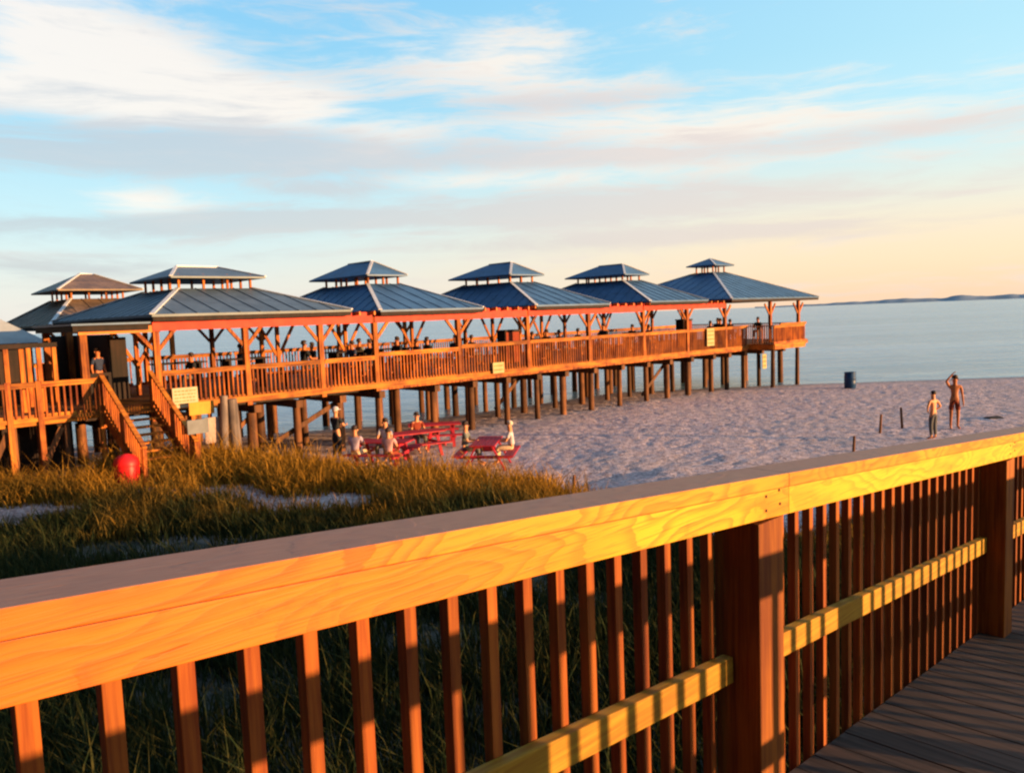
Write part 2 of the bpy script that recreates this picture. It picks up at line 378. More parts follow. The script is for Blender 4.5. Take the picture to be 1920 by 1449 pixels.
# foam lines near the shore are part of the water's look
# far shore: low wooded land on the horizon, air haze painted into its colour
hv = []; hf = []; N = 300; K = 6
for i in range(N):
    f_ = i / (N - 1); a_ = R(17.0 + 62 * f_)
    prof = (0.45 + 0.55 * min(1, f_ * 5.0)) * (13 + 12 * min(1, f_ * 3.0)) * (0.45 + 0.95 * float(fbm(np.array([f_ * 60.0]), np.array([0.3]), 77, 3)[0]))
    for j in range(K):
        r = 3400 + 260 * j; hh = prof * math.sin(math.pi * j / (K - 1)) ** 0.7 + (-2 if j in (0, K - 1) else 0)
        hv.append((r * math.sin(a_), r * math.cos(a_), hh))
for i in range(N - 1):
    for j in range(K - 1): hf.append((i * K + j, (i + 1) * K + j, (i + 1) * K + j + 1, i * K + j + 1))
bm = MB(); bm.add(hv, hf, True); ho = bm.build('hills', plain('hazed_far_woods', (0.27, 0.33, 0.40), 1.0, 0.2, 0.01, spec=0.0)); tag(ho, kind='structure')

# ------------------------------------------------------------------ dune grass
def grass_mask(x, y):
    edge = 19.5 - 0.365 * (x - 1.5)                      # far edge of the dune grass
    edge = np.where(x < -9.0, 23.2 - 1.6 * np.clip((-9.0 - x) / 1.5, 0, 1) - .1 * (-9 - x), edge)
    edge = np.where(x > 0.5, 19.8 - 2.2 * (x - 0.5), edge)
    edge = edge + 1.6 * (fbm(x / 2.0, y / 9.0, 55, 2) - .5)
    d = edge - y
    m = np.clip(d / 1.2, 0, 1)
    pn = fbm(x / 2.6, y / 1.7, 91, 3)
    m = m * np.clip((pn - 0.34) / 0.10, 0, 1)
    # bare sand path to the stairs, pale hollows at the left
    for (cx, cy, rx, ry, k) in ((-11.3, 20.2, 1.9, .65, 1), (-9.2, 19.2, 1.0, .9, 1), (-11.2, 17.1, 2.2, 1.3, 1), (-6.8, 18.4, 1.0, 1.1, 1), (-7.1, 14.1, 1.9, .9, 1), (-3.2, 16.6, .7, .5, .8), (-9.5, 11.5, 1.0, .5, .8), (-1.0, 9.0, .8, .5, .8), (-3.6, 8.0, .9, .5, .8)):
        m = m * (1 - k * np.exp(-(((x - cx) / rx) ** 2 + ((y - cy) / ry) ** 2) ** 2))
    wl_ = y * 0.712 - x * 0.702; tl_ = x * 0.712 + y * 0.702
    strip = np.clip((6.6 + 1.2 * (pn - .5) - wl_) / .8, 0, 1) * np.clip((19.5 - tl_) / 1.5, 0, 1)      # dark grass added along the boardwalk to stand for shade
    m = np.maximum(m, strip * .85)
    return m
NT_ = 64000
px = RNG.uniform(-24, 15, NT_); py = RNG.uniform(0.2, 29, NT_)
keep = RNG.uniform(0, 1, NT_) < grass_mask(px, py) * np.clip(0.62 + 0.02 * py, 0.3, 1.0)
# keep the boardwalk's own footprint clear
aw = R(45.4); wl = -(px * math.cos(aw) - py * math.sin(aw)); tl = px * math.sin(aw) + py * math.cos(aw)
keep &= ~((wl < 1.7) & (tl > -4)); keep &= np.abs(px) < 0.70 * py + 3
px = px[keep]; py = py[keep]
NB = 15; n = len(px) * NB
bx_ = np.repeat(px, NB) + RNG.normal(0, 0.13, n); by_ = np.repeat(py, NB) + RNG.normal(0, 0.13, n)
bz_ = ground_z(bx_, by_) - 0.02
tall = np.repeat(0.22 + 0.08 * np.clip((py + .22 * px - 13) / 5, 0, 1) + 0.36 * fbm(px / 3.3, py / 3.3, 43, 2) + np.clip((py - 15) / 30, 0, 0.2), NB)
Hh = tall * RNG.uniform(0.45, 1.15, n) * np.where(RNG.uniform(0, 1, n) < .06, 1.7, 1.0); an = RNG.uniform(0, 2 * np.pi, n); lean = RNG.uniform(0.05, 0.85, n) * Hh
dx = np.cos(an) * lean - 0.10 * Hh; dy = np.sin(an) * lean
wd_ = RNG.uniform(0.003, 0.0075, n) * (1 + by_ / 16.0); fa = RNG.uniform(0, np.pi, n); wx = np.cos(fa) * wd_; wy = np.sin(fa) * wd_
V = np.empty((n, 5, 3))
V[:, 0] = np.stack([bx_ - wx, by_ - wy, bz_], -1); V[:, 1] = np.stack([bx_ + wx, by_ + wy, bz_], -1)
V[:, 2] = np.stack([bx_ + dx * .35 - wx * .8, by_ + dy * .35 - wy * .8, bz_ + Hh * .6], -1); V[:, 3] = np.stack([bx_ + dx * .35 + wx * .8, by_ + dy * .35 + wy * .8, bz_ + Hh * .6], -1)
V[:, 4] = np.stack([bx_ + dx, by_ + dy, bz_ + Hh], -1)
base = np.arange(n)[:, None] * 5
lp = np.concatenate([base + np.array([0, 1, 3, 2]), base + np.array([2, 3, 4])], 1).ravel()
me = bpy.data.meshes.new('dune_grass'); me.vertices.add(n * 5); me.vertices.foreach_set('co', V.ravel())
me.loops.add(len(lp)); me.loops.foreach_set('vertex_index', lp)
ls = np.concatenate([np.arange(n)[:, None] * 7, np.arange(n)[:, None] * 7 + 4], 1).ravel(); lt = np.tile([4, 3], n)
me.polygons.add(2 * n); me.polygons.foreach_set('loop_start', ls); me.polygons.foreach_set('loop_total', lt); me.update()
m, t = new_mat('dune_grass'); o = t.n('ShaderNodeTexCoord').outputs['Object']
oz = t.mapping(o, (1, 1, 0.2))
nn = t.noise(oz, 0.55, 3.0); nf = t.noise(oz, 16.0, 2.0)
# straw colour towards the beach side, darker green nearer the boardwalk
yv = t.n('ShaderNodeSeparateXYZ', {0: o}).outputs
gold_f = t.ss(t.m('ADD', t.m('ADD', yv[1], t.m('MULTIPLY', yv[0], 0.22)), t.m('MULTIPLY', t.m('SUBTRACT', nn, 0.5), 9.0)), 13.2, 17.4)
green = t.mix(t.ss(nf, 0.40, 0.68), (0.012, 0.024, 0.008), (0.055, 0.050, 0.013))
gold = t.mix(t.ss(nf, 0.36, 0.66), (0.17, 0.085, 0.010), (0.42, 0.21, 0.022))
c = t.mix(gold_f, green, gold)
b = t.n('ShaderNodeBsdfPrincipled', {'Base Color': c, 'Roughness': 0.8, 'Specular IOR Level': 0.15})
tr = t.n('ShaderNodeBsdfTranslucent', {0: c}); mx = t.n('ShaderNodeMixShader', {0: 0.25, 1: b.outputs[0], 2: tr.outputs[0]})
t.n('ShaderNodeOutputMaterial', {0: mx.outputs[0]})
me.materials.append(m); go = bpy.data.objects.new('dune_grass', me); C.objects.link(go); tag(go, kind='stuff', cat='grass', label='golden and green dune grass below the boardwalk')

# ------------------------------------------------------------------ boardwalk (a ramp running down to the beach)
BA = R(90 - 45.4); SL = math.tan(R(4.8)); HC = 1.5; DZ = CAM_H - HC
def dz(tt): return DZ - SL * tt
def shear(x0, x1, y0, y1, h0, h1, mb):   # box following the ramp: heights above the deck
    mb.hexa([(x0, y0, dz(x0) + h0), (x1, y0, dz(x1) + h0), (x1, y1, dz(x1) + h0), (x0, y1, dz(x0) + h0),
             (x0, y0, dz(x0) + h1), (x1, y0, dz(x1) + h1), (x1, y1, dz(x1) + h1), (x0, y1, dz(x0) + h1)])
bw = MB(); tt = -5.0; wr = -0.80
while tt < 24.0:
    j = random.uniform(-.004, .004)
    shear(tt, tt + 0.136, wr, 1.332, -0.038, j * .4, bw); tt += 0.1435
for y0 in (-0.78, 0.2, 1.25):
    shear(-5.0, 24.0, y0, y0 + 0.045, -0.26, -0.039, bw)
for tx in np.arange(-4.6, 24.0, 2.8):
    for y0 in (-0.6, 1.05): bw.box(tx, tx + .14, y0, y0 + .14, -0.6, dz(tx + .14) - 0.262)
bwo = bw.build('boardwalk', M['deck']); bwo.rotation_euler = (0, 0, BA); tag(bwo, kind='structure')

CAPT, BTOP, BBOT = 0.044, 1.165, 1.031
def railing(label, side, posts, t0, t1, joints, pick_phase, group, mid_h=(0.480, 0.567), pitch=0.1185, name='wooden_railing'):
    """side=+1: far side of the walkway as seen from the camera; face at w=fw. Built in ramp coordinates."""
    root = empty(name, (0, 0, 0), BA); tag(root, label, 'railing', group)
    if side > 0: fw = 1.205; s = 1
    else: fw = -0.69; s = -1
    def yy(a, b): return (fw + s * a, fw + s * b) if s > 0 else (fw + s * b, fw + s * a)
    js = [t0] + [j for j in joints if t0 < j < t1] + [t1]
    for i in range(len(js) - 1):
        a, b = js[i], js[i + 1] - 0.0018
        mb = MB(); y0, y1 = yy(-0.006, 0.034); shear(a, b, y0, y1, BBOT, BTOP - CAPT - .001, mb)
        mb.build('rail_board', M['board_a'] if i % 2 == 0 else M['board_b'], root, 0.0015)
        mb = MB(); y0, y1 = yy(-0.0075, 0.150); shear(a, b, y0, y1, BTOP - CAPT, BTOP, mb)
        mb.build('cap_rail', M['cap'], root, 0.0025)
    pm = None
    for p in posts:
        if pm is None:
            mb = MB(); y0, y1 = yy(0.0, 0.160); mb.box(0, 0.16, y0, y1, -0.35, BBOT - 0.016); y2, y3 = yy(0.036, 0.158); mb.box(0.002, 0.158, y2, y3, BBOT - 0.016, BTOP - CAPT - 0.016); pm = mb.build('post', M['post'], root, 0.004, (p, 0, dz(p)))
        else: dup(pm, (p, 0, dz(p)), root)
    if side > 0:
        mb = MB(); mb.tube((0, fw - .0085, 0), (0, fw - .004, 0), .0048, .0048, 8); q0 = None
        for p in posts:
            for dx_, hh in ((.035, 1.055), (.035, 1.10), (.125, 1.06), (.12, 1.105)):
                if q0 is None: q0 = mb.build('screw', M['dark'], root, loc=(p + dx_, 0, dz(p) + hh))
                else: dup(q0, (p + dx_, 0, dz(p) + hh), root)
    pm = None; k = math.ceil((t0 - pick_phase) / pitch); ps = 0.031
    while True:
        x = pick_phase + k * pitch; k += 1
        if x > t1 - ps: break
        if any(x + ps > p - .005 and x < p + .165 for p in posts): continue
        if pm is None:
            mb = MB(); y0, y1 = yy(0.131, 0.131 + ps); mb.box(0, ps, y0, y1, -0.16, BTOP - CAPT - 0.010); pm = mb.build('picket', M['picket'], root, 0.002, (x, 0, dz(x)))
        else: dup(pm, (x, 0, dz(x)), root)
    edges = sorted(posts)
    for i in range(len(edges) + 1):
        a = edges[i - 1] + .16 if i > 0 else t0
        b = edges[i] if i < len(edges) else t1
        if b - a < .2: continue
        mb = MB(); y0, y1 = yy(0.093, 0.130); shear(a + .002, b - .002, y0, y1, mid_h[0], mid_h[1], mb); mb.build('mid_rail', M['midrail'], root, 0.003)
    return root
PH = 2.041
railing('fresh yellow-orange wooden railing with square pickets along the near boardwalk', 1, [-0.56, 2.24, 5.04, 7.84], -1.2, 8.6, [2.43, 5.12], PH, 'railings of the boardwalk')
railing('wooden railing on the walkway side behind the photographer, shadowing the near one', -1, [0.05, 2.15, 4.05, 6.0, 8.6], -2.2, 10.6, [2.2, 5.1, 8.1], 4.376, 'railings of the boardwalk', pitch=0.1202)

# ------------------------------------------------------------------ pier frame of reference
PA = R(90 - 46.3)
def PW(tt, y, z=0.0):
    """pier coordinates (along, away from us, up) to world"""
    c, s = math.cos(PA), math.sin(PA); return Vector((c * tt - s * y, s * tt + c * y, z))
DK = 2.2; Y0 = 23.64; Y1 = 32.3
NEAR_POSTS = [6.6, 8.55, 11.25, 13.87, 16.03, 19.85, 23.6, 27.5, 31.55, 35.28, 38.94, 43.94, 47.45]
pier = empty('pier', PW(26, Y0, 0), PA); tag(pier, 'long wooden pier on pilings carrying the row of blue-roofed pavilions', 'pier')
def PL(tt, y, z): return (tt - 26, y - Y0, z)   # local to the pier
def pbox(mb, t0, t1, y0, y1, z0, z1): return mb.box(t0 - 26, t1 - 26, y0 - Y0, y1 - Y0, z0, z1)
mb = MB(); tt = 6.6
while tt < 48.6: pbox(mb, tt, tt + .175, Y0 + .02, Y1, DK - .05, DK); tt += .182
mb.build('deck', M['pier_x'], pier)
mb = MB(); tt = 38.6
for (a, b, z0, z1, y) in ((6.6, 48.55, 1.95, DK - .055, Y0 - .06),): pbox(mb, a, b, y, y + .07, z0, z1)
mb.build('fascia_beam', M['pier_x'], pier)
mb = MB()
for y in (Y0 + .6, 26, 28, 30, Y1 - .3): pbox(mb, 6.7, 48.4, y, y + .1, 1.82, DK - .052)
mb.build('joist', M['dark'], pier)
# pile bents
pil = None; bents = [7.2, 9.2, 11.5, 12.95, 14.6, 16.2, 18.7, 20.6, 22.4, 24.2, 25.95, 27.9, 29.9, 31.9, 33.8, 35.7, 37.8, 39.4, 41.1, 43.0, 45.6]
for i, b in enumerate(bents):
    cap = MB(); pbox(cap, b - .12, b + .12, Y0 - .02, Y1 - .1, 1.58, 1.818); cap.build('pile_cap', M['pile'], pier)
    for y in (Y0 + .25, 26.3, 29.2, 31.9):
        bb = b + random.uniform(-.12, .12); r = random.uniform(.11, .16)
        wp = PW(bb, y); g = gz(wp.x, wp.y)
        mb = MB(); mb.tube((0, 0, 0), (random.uniform(-.03, .03), 0, 2.2), r * 1.06, r, 12)
        p = mb.build('piling', M['pile'], pier, loc=PL(bb, y, g - .62)); p.scale = (1, 1, (1.579 - g + .62) / 2.2)
# cross braces under the deck
for b0, b1, y in ((11.5, 14.6, Y0 + .45), (24.2, 25.95, 26.5), (31.9, 33.8, Y0 + .45), (12.95, 14.6, 29)):
    mb = MB(); mb.bar(PL(b0, y, 0.15), PL(b1, y, 1.55), .05, .16); mb.build('brace', M['pile'], pier)
# railings, one part per bay
def rail_bay(t0, t1, y, zt, zb, parent, face=-1, nm='railing', sp=0.145):
    mb = MB(); x = t0 + .06
    while x < t1 - .04:
        pbox(mb, x, x + .045, y - .02, y + .025, zb + .06, zt - .06); x += sp
    pbox(mb, t0, t1, y - .045, y - .022, zb, zb + .13)
    r = mb.build(nm, M['bal'], parent)
    mb = MB(); pbox(mb, t0, t1, y - .055, y - .021, zt - .15, zt - .035); pbox(mb, t0, t1, y - .08, y + .08, zt - .04, zt); mb.build('handrail', M['pier_x'], r)
    return r
def hr(tt): return 3.1 if tt < 16 else (3.2 if tt < 19 else 3.28)
np_ = NEAR_POSTS
for i in range(1, len(np_) - 1):
    a, b = np_[i] + .09, np_[i + 1] - .09
    if a > 38.5 and a < 43: b = 41.25
    if a > 43: a = 45.05
    rail_bay(a, b, Y0, hr(np_[i]), DK - .34 if i > 3 else DK - .25, pier)
rail_bay(47.55, 48.35, Y0, 3.28, DK - .3, pier)
for a, b in zip(np.arange(6.8, 48, 4.0), np.arange(10.7, 52, 4.0)):
    rail_bay(a, min(b, 48.4), Y1, 3.25, DK - .05, pier)
mb = MB()
x = Y0 + .2
while x < Y1 - .1: pbox(mb, 48.42, 48.47, x, x + .045, DK, 3.2); x += .145
r = mb.build('railing', M['bal'], pier); mb = MB(); pbox(mb, 48.38, 48.52, Y0 + .1, Y1, 3.2, 3.25); mb.build('handrail', M['pier_x'], r)
# bump-out of the deck near the end
BY = Y0 - 1.6
BS, BT = 41.35, 44.95; mb = MB(); tt = BS
while tt < BT - .1: pbox(mb, tt, tt + .17, BY, Y0 - .07, DK - .05, DK); tt += .182
pbox(mb, BS, BT, BY - .05, BY - .004, 1.9, DK); pbox(mb, BS - .05, BS, BY, Y0 - .07, 1.9, DK - .052); pbox(mb, BS, BT, BY + .9, BY + 1.0, 1.85, DK - .055)
mb.build('side_platform', M['pier_x'], pier)
rail_bay(BS, BT, BY + .05, 3.25, DK + .0, pier, sp=.12)
mb = MB(); x = BY + .15
while x < Y0 - .15: pbox(mb, BS + .02, BS + .06, x, x + .045, DK, 3.2); x += .145
r = mb.build('railing', M['bal'], pier); mb = MB(); pbox(mb, BS - .02, BS + .12, BY, Y0 - .05, 3.2, 3.25); mb.build('handrail', M['pier_x'], r)
for tx in (41.7, 44.6):
    wp = PW(tx, BY + .3); g = gz(wp.x, wp.y); mb = MB(); mb.tube((0, 0, 0), (.05, 0, 1.849 - g + .6), .13, .11, 12); mb.build('piling', M['pile'], pier, loc=PL(tx, BY + .3, g - .6))

# ------------------------------------------------------------------ pavilions
M['pale_roof'] = roof_mat('pale_metal_roof', (0.30, 0.33, 0.37), 0.12)
def hip_roof(mb, x0, x1, y0, y1, z0, X0, X1, Yb0, Yb1, z1, th=.07):
    """truncated hip roof: outer rectangle at z0, inner rectangle at z1, with thickness"""
    o = [(x0, y0), (x1, y0), (x1, y1), (x0, y1)]; i = [(X0, Yb0), (X1, Yb0), (X1, Yb1), (X0, Yb1)]
    vs = [(a, b, z0) for a, b in o] + [(a, b, z1) for a, b in i] + [(a, b, z0 - th) for a, b in o] + [(a, b, z1 - th) for a, b in i]
    fs = []
    for k in range(4):
        l = (k + 1) % 4
        fs += [(k, l, 4 + l, 4 + k), (8 + l, 8 + k, 12 + k, 12 + l), (8 + k, 8 + l, l, k)]
    fs.append((4, 5, 6, 7)) if True else None
    fs.append((15, 14, 13, 12))
    mb.add(vs, fs)
def seams(mb, x0, x1, y0, y1, z0, X0, X1, Yb0, Yb1, z1, sp=.62):
    """standing seams running up the four slopes"""
    def face(ax, a0, a1, b, A0, A1, B):
        nn = max(2, int((a1 - a0) / sp))
        for k in range(1, nn):
            f = a0 + (a1 - a0) * k / nn
            # seam rises perpendicular to the eave until it meets the hip or the upper edge
            if A0 <= f <= A1: g = 1.0
            elif f < A0: g = (f - a0) / (A0 - a0)
            else: g = (a1 - f) / (a1 - A1)
            bb = b + (B - b) * g; zz = z0 + (z1 - z0) * g
            p = (f, b, z0 + .012) if ax == 'x' else (b, f, z0 + .012); q = (f, bb, zz + .012) if ax == 'x' else (bb, f, zz + .012)
            if g > .06: mb.bar(p, q, .022, .022)
    face('x', x0, x1, y0, X0, X1, Yb0); face('x', x0, x1, y1, X0, X1, Yb1); face('y', y0, y1, x0, Yb0, Yb1, X0); face('y', y0, y1, x1, Yb0, Yb1, X1)

def pavilion(label, t0, t1, y0, y1, ze, cb, zb, cr, zc, zr, ridge, roof, posts_t, ridge_along=False, post_y=None, beam=None, base=DK, braces=True, group='pavilions standing on the pier', big=False):
    """t0..t1,y0..y1 eaves at ze; cb = base rectangle of the cupola (t0,t1,y0,y1) at zb; cr = cupola eaves at zc; ridge (t0,t1,y0,y1) at zr"""
    tc_, yc_ = (t0 + t1) / 2, (y0 + y1) / 2
    root = empty('pavilion', PW(tc_, yc_, base), PA); tag(root, label, 'pavilion', group)
    L = lambda a: a - tc_; Q = lambda a: a - yc_; Zt = lambda z: z - base
    mb = MB(); hip_roof(mb, L(t0), L(t1), Q(y0), Q(y1), Zt(ze), L(cb[0]), L(cb[1]), Q(cb[2]), Q(cb[3]), Zt(zb))
    ro = mb.build('roof', roof, root)
    mb = MB(); seams(mb, L(t0), L(t1), Q(y0), Q(y1), Zt(ze), L(cb[0]), L(cb[1]), Q(cb[2]), Q(cb[3]), Zt(zb)); mb.build('roof_seams', roof, ro)
    for (a, b, A, B) in ((t0, y0, cb[0], cb[2]), (t1, y0, cb[1], cb[2]), (t0, y1, cb[0], cb[3]), (t1, y1, cb[1], cb[3])):
        mb = MB(); mb.bar((L(a), Q(b), Zt(ze) + .02), (L(A), Q(B), Zt(zb) + .02), .13, .035); mb.build('hip_cap', M['hip'], ro)
    # eave rafter tails and fascia
    mb = MB()
    for y in (y0 + .02, y1 - .06): mb.box(L(t0) + .03, L(t1) - .03, Q(y), Q(y) + .04, Zt(ze) - .20, Zt(ze) - .075)
    for x in (t0 + .02, t1 - .06): mb.box(L(x), L(x) + .04, Q(y0) + .07, Q(y1) - .07, Zt(ze) - .20, Zt(ze) - .075)
    mb.build('fascia', M['dark'], ro)
    # cupola: its own little roof, carried by short posts
    mb = MB(); hip_roof(mb, L(cr[0]), L(cr[1]), Q(cr[2]), Q(cr[3]), Zt(zc), L(ridge[0]), L(ridge[1]), Q(ridge[2]), Q(ridge[3]), Zt(zr), .06)
    cu = mb.build('cupola', roof, root)
    nx_ = max(2, int(round((cb[1] - cb[0]) / .8))); ny_ = max(2, int(round((cb[3] - cb[2]) / .8)))
    spots = [(cb[0] + .06 + (cb[1] - cb[0] - .12) * k / nx_, y) for k in range(nx_ + 1) for y in (cb[2] + .06, cb[3] - .06)]
    spots += [(x, cb[2] + .06 + (cb[3] - cb[2] - .12) * k / ny_) for k in range(1, ny_) for x in (cb[0] + .06, cb[1] - .06)]
    mb = MB(); mb.box(-.035, .035, -.035, .035, Zt(zb) - .02, Zt(zc) + .1); q0 = None
    for x, y in spots:
        if q0 is None: q0 = mb.build('cupola_post', M['pier_z'], cu, loc=(L(x), Q(y), 0))
        else: dup(q0, (L(x), Q(y), 0), cu)
    mb = MB()
    for (a, b, A, B) in ((cr[0], cr[2], ridge[0], ridge[2]), (cr[1], cr[2], ridge[1], ridge[2])): mb.bar((L(a), Q(b), Zt(zc) + .015), (L(A), Q(B), Zt(zr) + .015), .1, .03)
    mb.bar((L(ridge[0]), Q(ridge[2]), Zt(zr) + .02), (L(ridge[1]), Q(ridge[3]), Zt(zr) + .02), .1, .04)
    mb.build('ridge_cap', M['hip'], cu)
    # posts with knee braces
    py0, py1 = post_y or (Y0 + .03, Y1 - .1)
    for x in posts_t:
        for y in (py0, py1):
            mb = MB(); s = .085 if y == py0 else .075
            mb.box(-s, s, -s, s, -.36 if y == py0 else 0, Zt(ze) - .21)
            p = mb.build('post', M['pier_z'], root, .006, (L(x), Q(y), 0))
            if braces:
                mb = MB()
                for sg in (-1, 1):
                    mb.bar((sg * .08, 0, Zt(ze) - 1.0), (sg * .62, 0, Zt(ze) - .36), .07, .1)
                mb.build('knee_brace', M['pier_z'], p)
    if braces and not big:
        for x in (t0 + .8, t1 - .8):
            mb = MB(); y = yc_ - 1.2
            mb.box(L(x) - .06, L(x) + .06, Q(y) - .06, Q(y) + .06, 0, Zt(ze) - .06); 
            mb.bar((L(x), Q(y), .9), (L(x) + .75, Q(y), Zt(ze) - .3), .06, .1); mb.bar((L(x), Q(y), .9), (L(x) - .75, Q(y), Zt(ze) - .3), .06, .1)
            mb.build('inner_post', M['pier_z'], root)
    for (a, b, z0, z1, mat) in (beam or []):
        mb = MB(); mb.box(L(a), L(b), Q(Y0 - .09), Q(Y0 - .058), Zt(z0), Zt(z1)); fb = mb.build('front_beam', M[mat], root)
        mb = MB(); mb.box(L(a), L(b), Q(Y1 + .03), Q(Y1 + .09), Zt(z0), Zt(z1)); mb.build('rear_beam', M['pier_x'], root)
        # rafter tails poking out over the beam
        mb = MB(); mb.box(0, .06, Q(Y0 - .35), Q(Y0 - .092), Zt(z1) - .1, Zt(z1) + .03); x = a + .15; q0 = None
        while x < b - .1:
            if q0 is None: q0 = mb.build('rafter_tail', M['orange_beam'], fb, loc=(L(x), 0, 0))
            else: dup(q0, (L(x), 0, 0), fb)
            x += .6
    return root

EY0, EY1 = 23.25, 32.9
pavilion('grey-blue hipped pavilion with the long cupola, at the stairs end of the pier', 8.35, 14.9, EY0, EY1 + .4, 4.72, (10.4, 13.0, 26.5, 29.6), 5.60, (10.05, 13.3, 26.1, 29.9), 5.98, 6.42, (11.0, 12.5, 28.05, 28.1), M['roof_grey'],
         [8.55, 11.25, 13.87], beam=[(8.45, 15.9, 4.25, 4.62, 'red_beam')])
pavilion('blue hipped pavilion third from the left, its eave tucked behind the grey-roofed one', 16.05, 20.85, EY0, EY1, 4.68, (17.75, 19.3, 26.5, 29.7), 5.76, (17.5, 19.4, 26.1, 30.5), 6.10, 6.68, (18.42, 18.48, 27.1, 28.9), M['roof_blue'],
         [16.03, 19.85], beam=[(16.0, 23.5, 4.25, 4.64, 'red_beam')])
pavilion('blue hipped pavilion in the middle of the pier, fourth from the left', 23.8, 28.6, EY0, EY1, 4.72, (25.45, 27.0, 26.5, 29.7), 5.85, (25.1, 27.3, 26.1, 30.5), 6.18, 6.79, (26.17, 26.23, 27.1, 28.7), M['roof_blue'],
         [23.6, 27.5], beam=[(23.6, 31.4, 4.28, 4.68, 'red_beam')])
pavilion('blue hipped pavilion next to the end gazebo, fifth from the left', 31.65, 36.7, EY0, EY1, 4.78, (33.4, 34.95, 26.3, 29.5), 5.95, (33.1, 35.2, 25.9, 30.1), 6.26, 6.83, (34.1, 34.16, 26.8, 28.5), M['roof_blue'],
         [31.55, 35.28], beam=[(31.5, 38.8, 4.33, 4.68, 'red_beam')])
pavilion('large blue square gazebo at the sea end of the pier with tiny cupola', 38.85, 49.2, EY0 - .1, EY1 + .2, 4.82, (43.5, 44.9, 27.2, 28.5), 6.55, (43.1, 45.3, 26.8, 28.9), 6.98, 7.42, (44.1, 44.3, 27.8, 27.9), M['roof_blue'],
         [38.94, 43.94, 47.45], big=True)
pavilion('weathered brown and grey roofed pavilion at far left behind the stairs', 8.6, 14.0, 34.6, 43.6, 4.62, (10.2, 12.4, 37.6, 40.6), 5.72, (9.6, 13.0, 37.0, 41.3), 6.10, 6.85, (11.0, 11.6, 38.9, 39.3), M['roof_tan'],
         [9.2, 13.4], post_y=(35.2, 43.0), braces=False, group='pavilions behind the pier', base=1.2)

# ------------------------------------------------------------------ entrance canopy and raised deck at the left
TAG_D = 'raised wooden entrance deck with porch posts left of the stairs'
dk = empty('raised_deck', PW(3, Y0, 0), PA); tag(dk, TAG_D, 'deck')
def dbox(mb, t0, t1, y0, y1, z0, z1): return mb.box(t0 - 3, t1 - 3, y0 - Y0, y1 - Y0, z0, z1)
mb = MB(); tt = -3.0
while tt < 6.5: dbox(mb, tt, tt + .175, Y0 + .02, Y1, DK - .05, DK); tt += .182
mb.build('deck_boards', M['pier_x'], dk)
mb = MB(); dbox(mb, -3, 6.58, Y0 - .05, Y0 + .015, 1.92, DK); mb.build('fascia_beam', M['pier_x'], dk)
# railing in bays
def dk_rail(a, b, zt=3.05, zb=2.02):
    mb = MB(); x = a + .06
    while x < b - .04: dbox(mb, x, x + .045, Y0 - .09, Y0 - .052, zb + .05, zt - .05); x += .15
    r = mb.build('railing', M['bal'], dk); mb = MB(); dbox(mb, a, b, Y0 - .13, Y0 - .092, zt - .14, zt - .04); dbox(mb, a, b, Y0 - .15, Y0 + .0, zt - .038, zt); mb.build('handrail', M['pier_x'], r); mb = MB(); dbox(mb, a, b, Y0 - .115, Y0 - .092, zb, zb + .1); mb.build('lower_rail', M['pier_x'], r)
pts = [-1.0, 1.5, 3.3, 4.75, 5.45, 6.93]
for a, b in zip(pts[:-1], pts[1:]): dk_rail(a + .07, b - .07)
for p in pts:
    mb = MB(); dbox(mb, p - .065, p + .065, Y0 - .14, Y0 - .008, 0, 3.08); mb.build('rail_post', M['pier_z'], dk)
for p, y in ((3.2, 24.4), (4.05, 24.4), (4.4, 24.4), (4.95, 24.4), (5.35, 24.6), (5.72, 24.4), (6.1, 24.4), (4.7, 26.3), (5.9, 26.3), (1.5, 24.4), (2.4, 24.4)):
    mb = MB(); dbox(mb, p - .055, p + .055, y - .055, y + .055, DK, 3.92); mb.build('porch_post', M['pier_z'], dk)
mb = MB(); dbox(mb, -3, 6.2, 24.3, 24.38, 3.925, 4.05); dbox(mb, -3, 6.2, 26.4, 26.48, 3.925, 4.05); mb.build('porch_beam', M['dark'], dk)
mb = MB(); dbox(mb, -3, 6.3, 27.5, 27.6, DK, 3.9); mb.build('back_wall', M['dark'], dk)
for p in np.arange(-2.6, 6.6, .62):
    for y in (Y0 + .15, 26.5):
        mb = MB(); h = 1.9; dbox(mb, p - .07, p + .07, y - .07, y + .07, -.6, 1.915); mb.build('support_post', M['pile'], dk)
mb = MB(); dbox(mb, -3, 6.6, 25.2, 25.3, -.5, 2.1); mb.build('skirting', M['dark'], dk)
mb = MB()
for p in np.arange(-2.3, 6.0, 1.24): mb.bar((p - 3, .02, .1), (p - 2.2, .02, 1.8), .04, .14)
dbox(mb, -3, 6.55, Y0 + .0, Y0 + .05, .55, .68)
mb.build('cross_bracing', M['pile'], dk)

sh_ = empty('beach_shack', PW(2.3, 30, 0), PA); tag(sh_, 'low shack with a pale metal hipped roof at the left edge of the frame', 'shack')
mb = MB(); hip_roof(mb, -4.6, 4.6, -2.0, 2.0, 4.02, -2.4, 2.4, -.05, .05, 5.6, .06); mb.build('roof', M['pale_roof'], sh_)
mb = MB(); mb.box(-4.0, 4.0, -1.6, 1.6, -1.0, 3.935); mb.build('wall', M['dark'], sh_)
mb = MB(); mb.box(3.0, 3.8, -1.66, -1.602, 2.2, 3.7); mb.build('door', M['pier_z'], sh_)

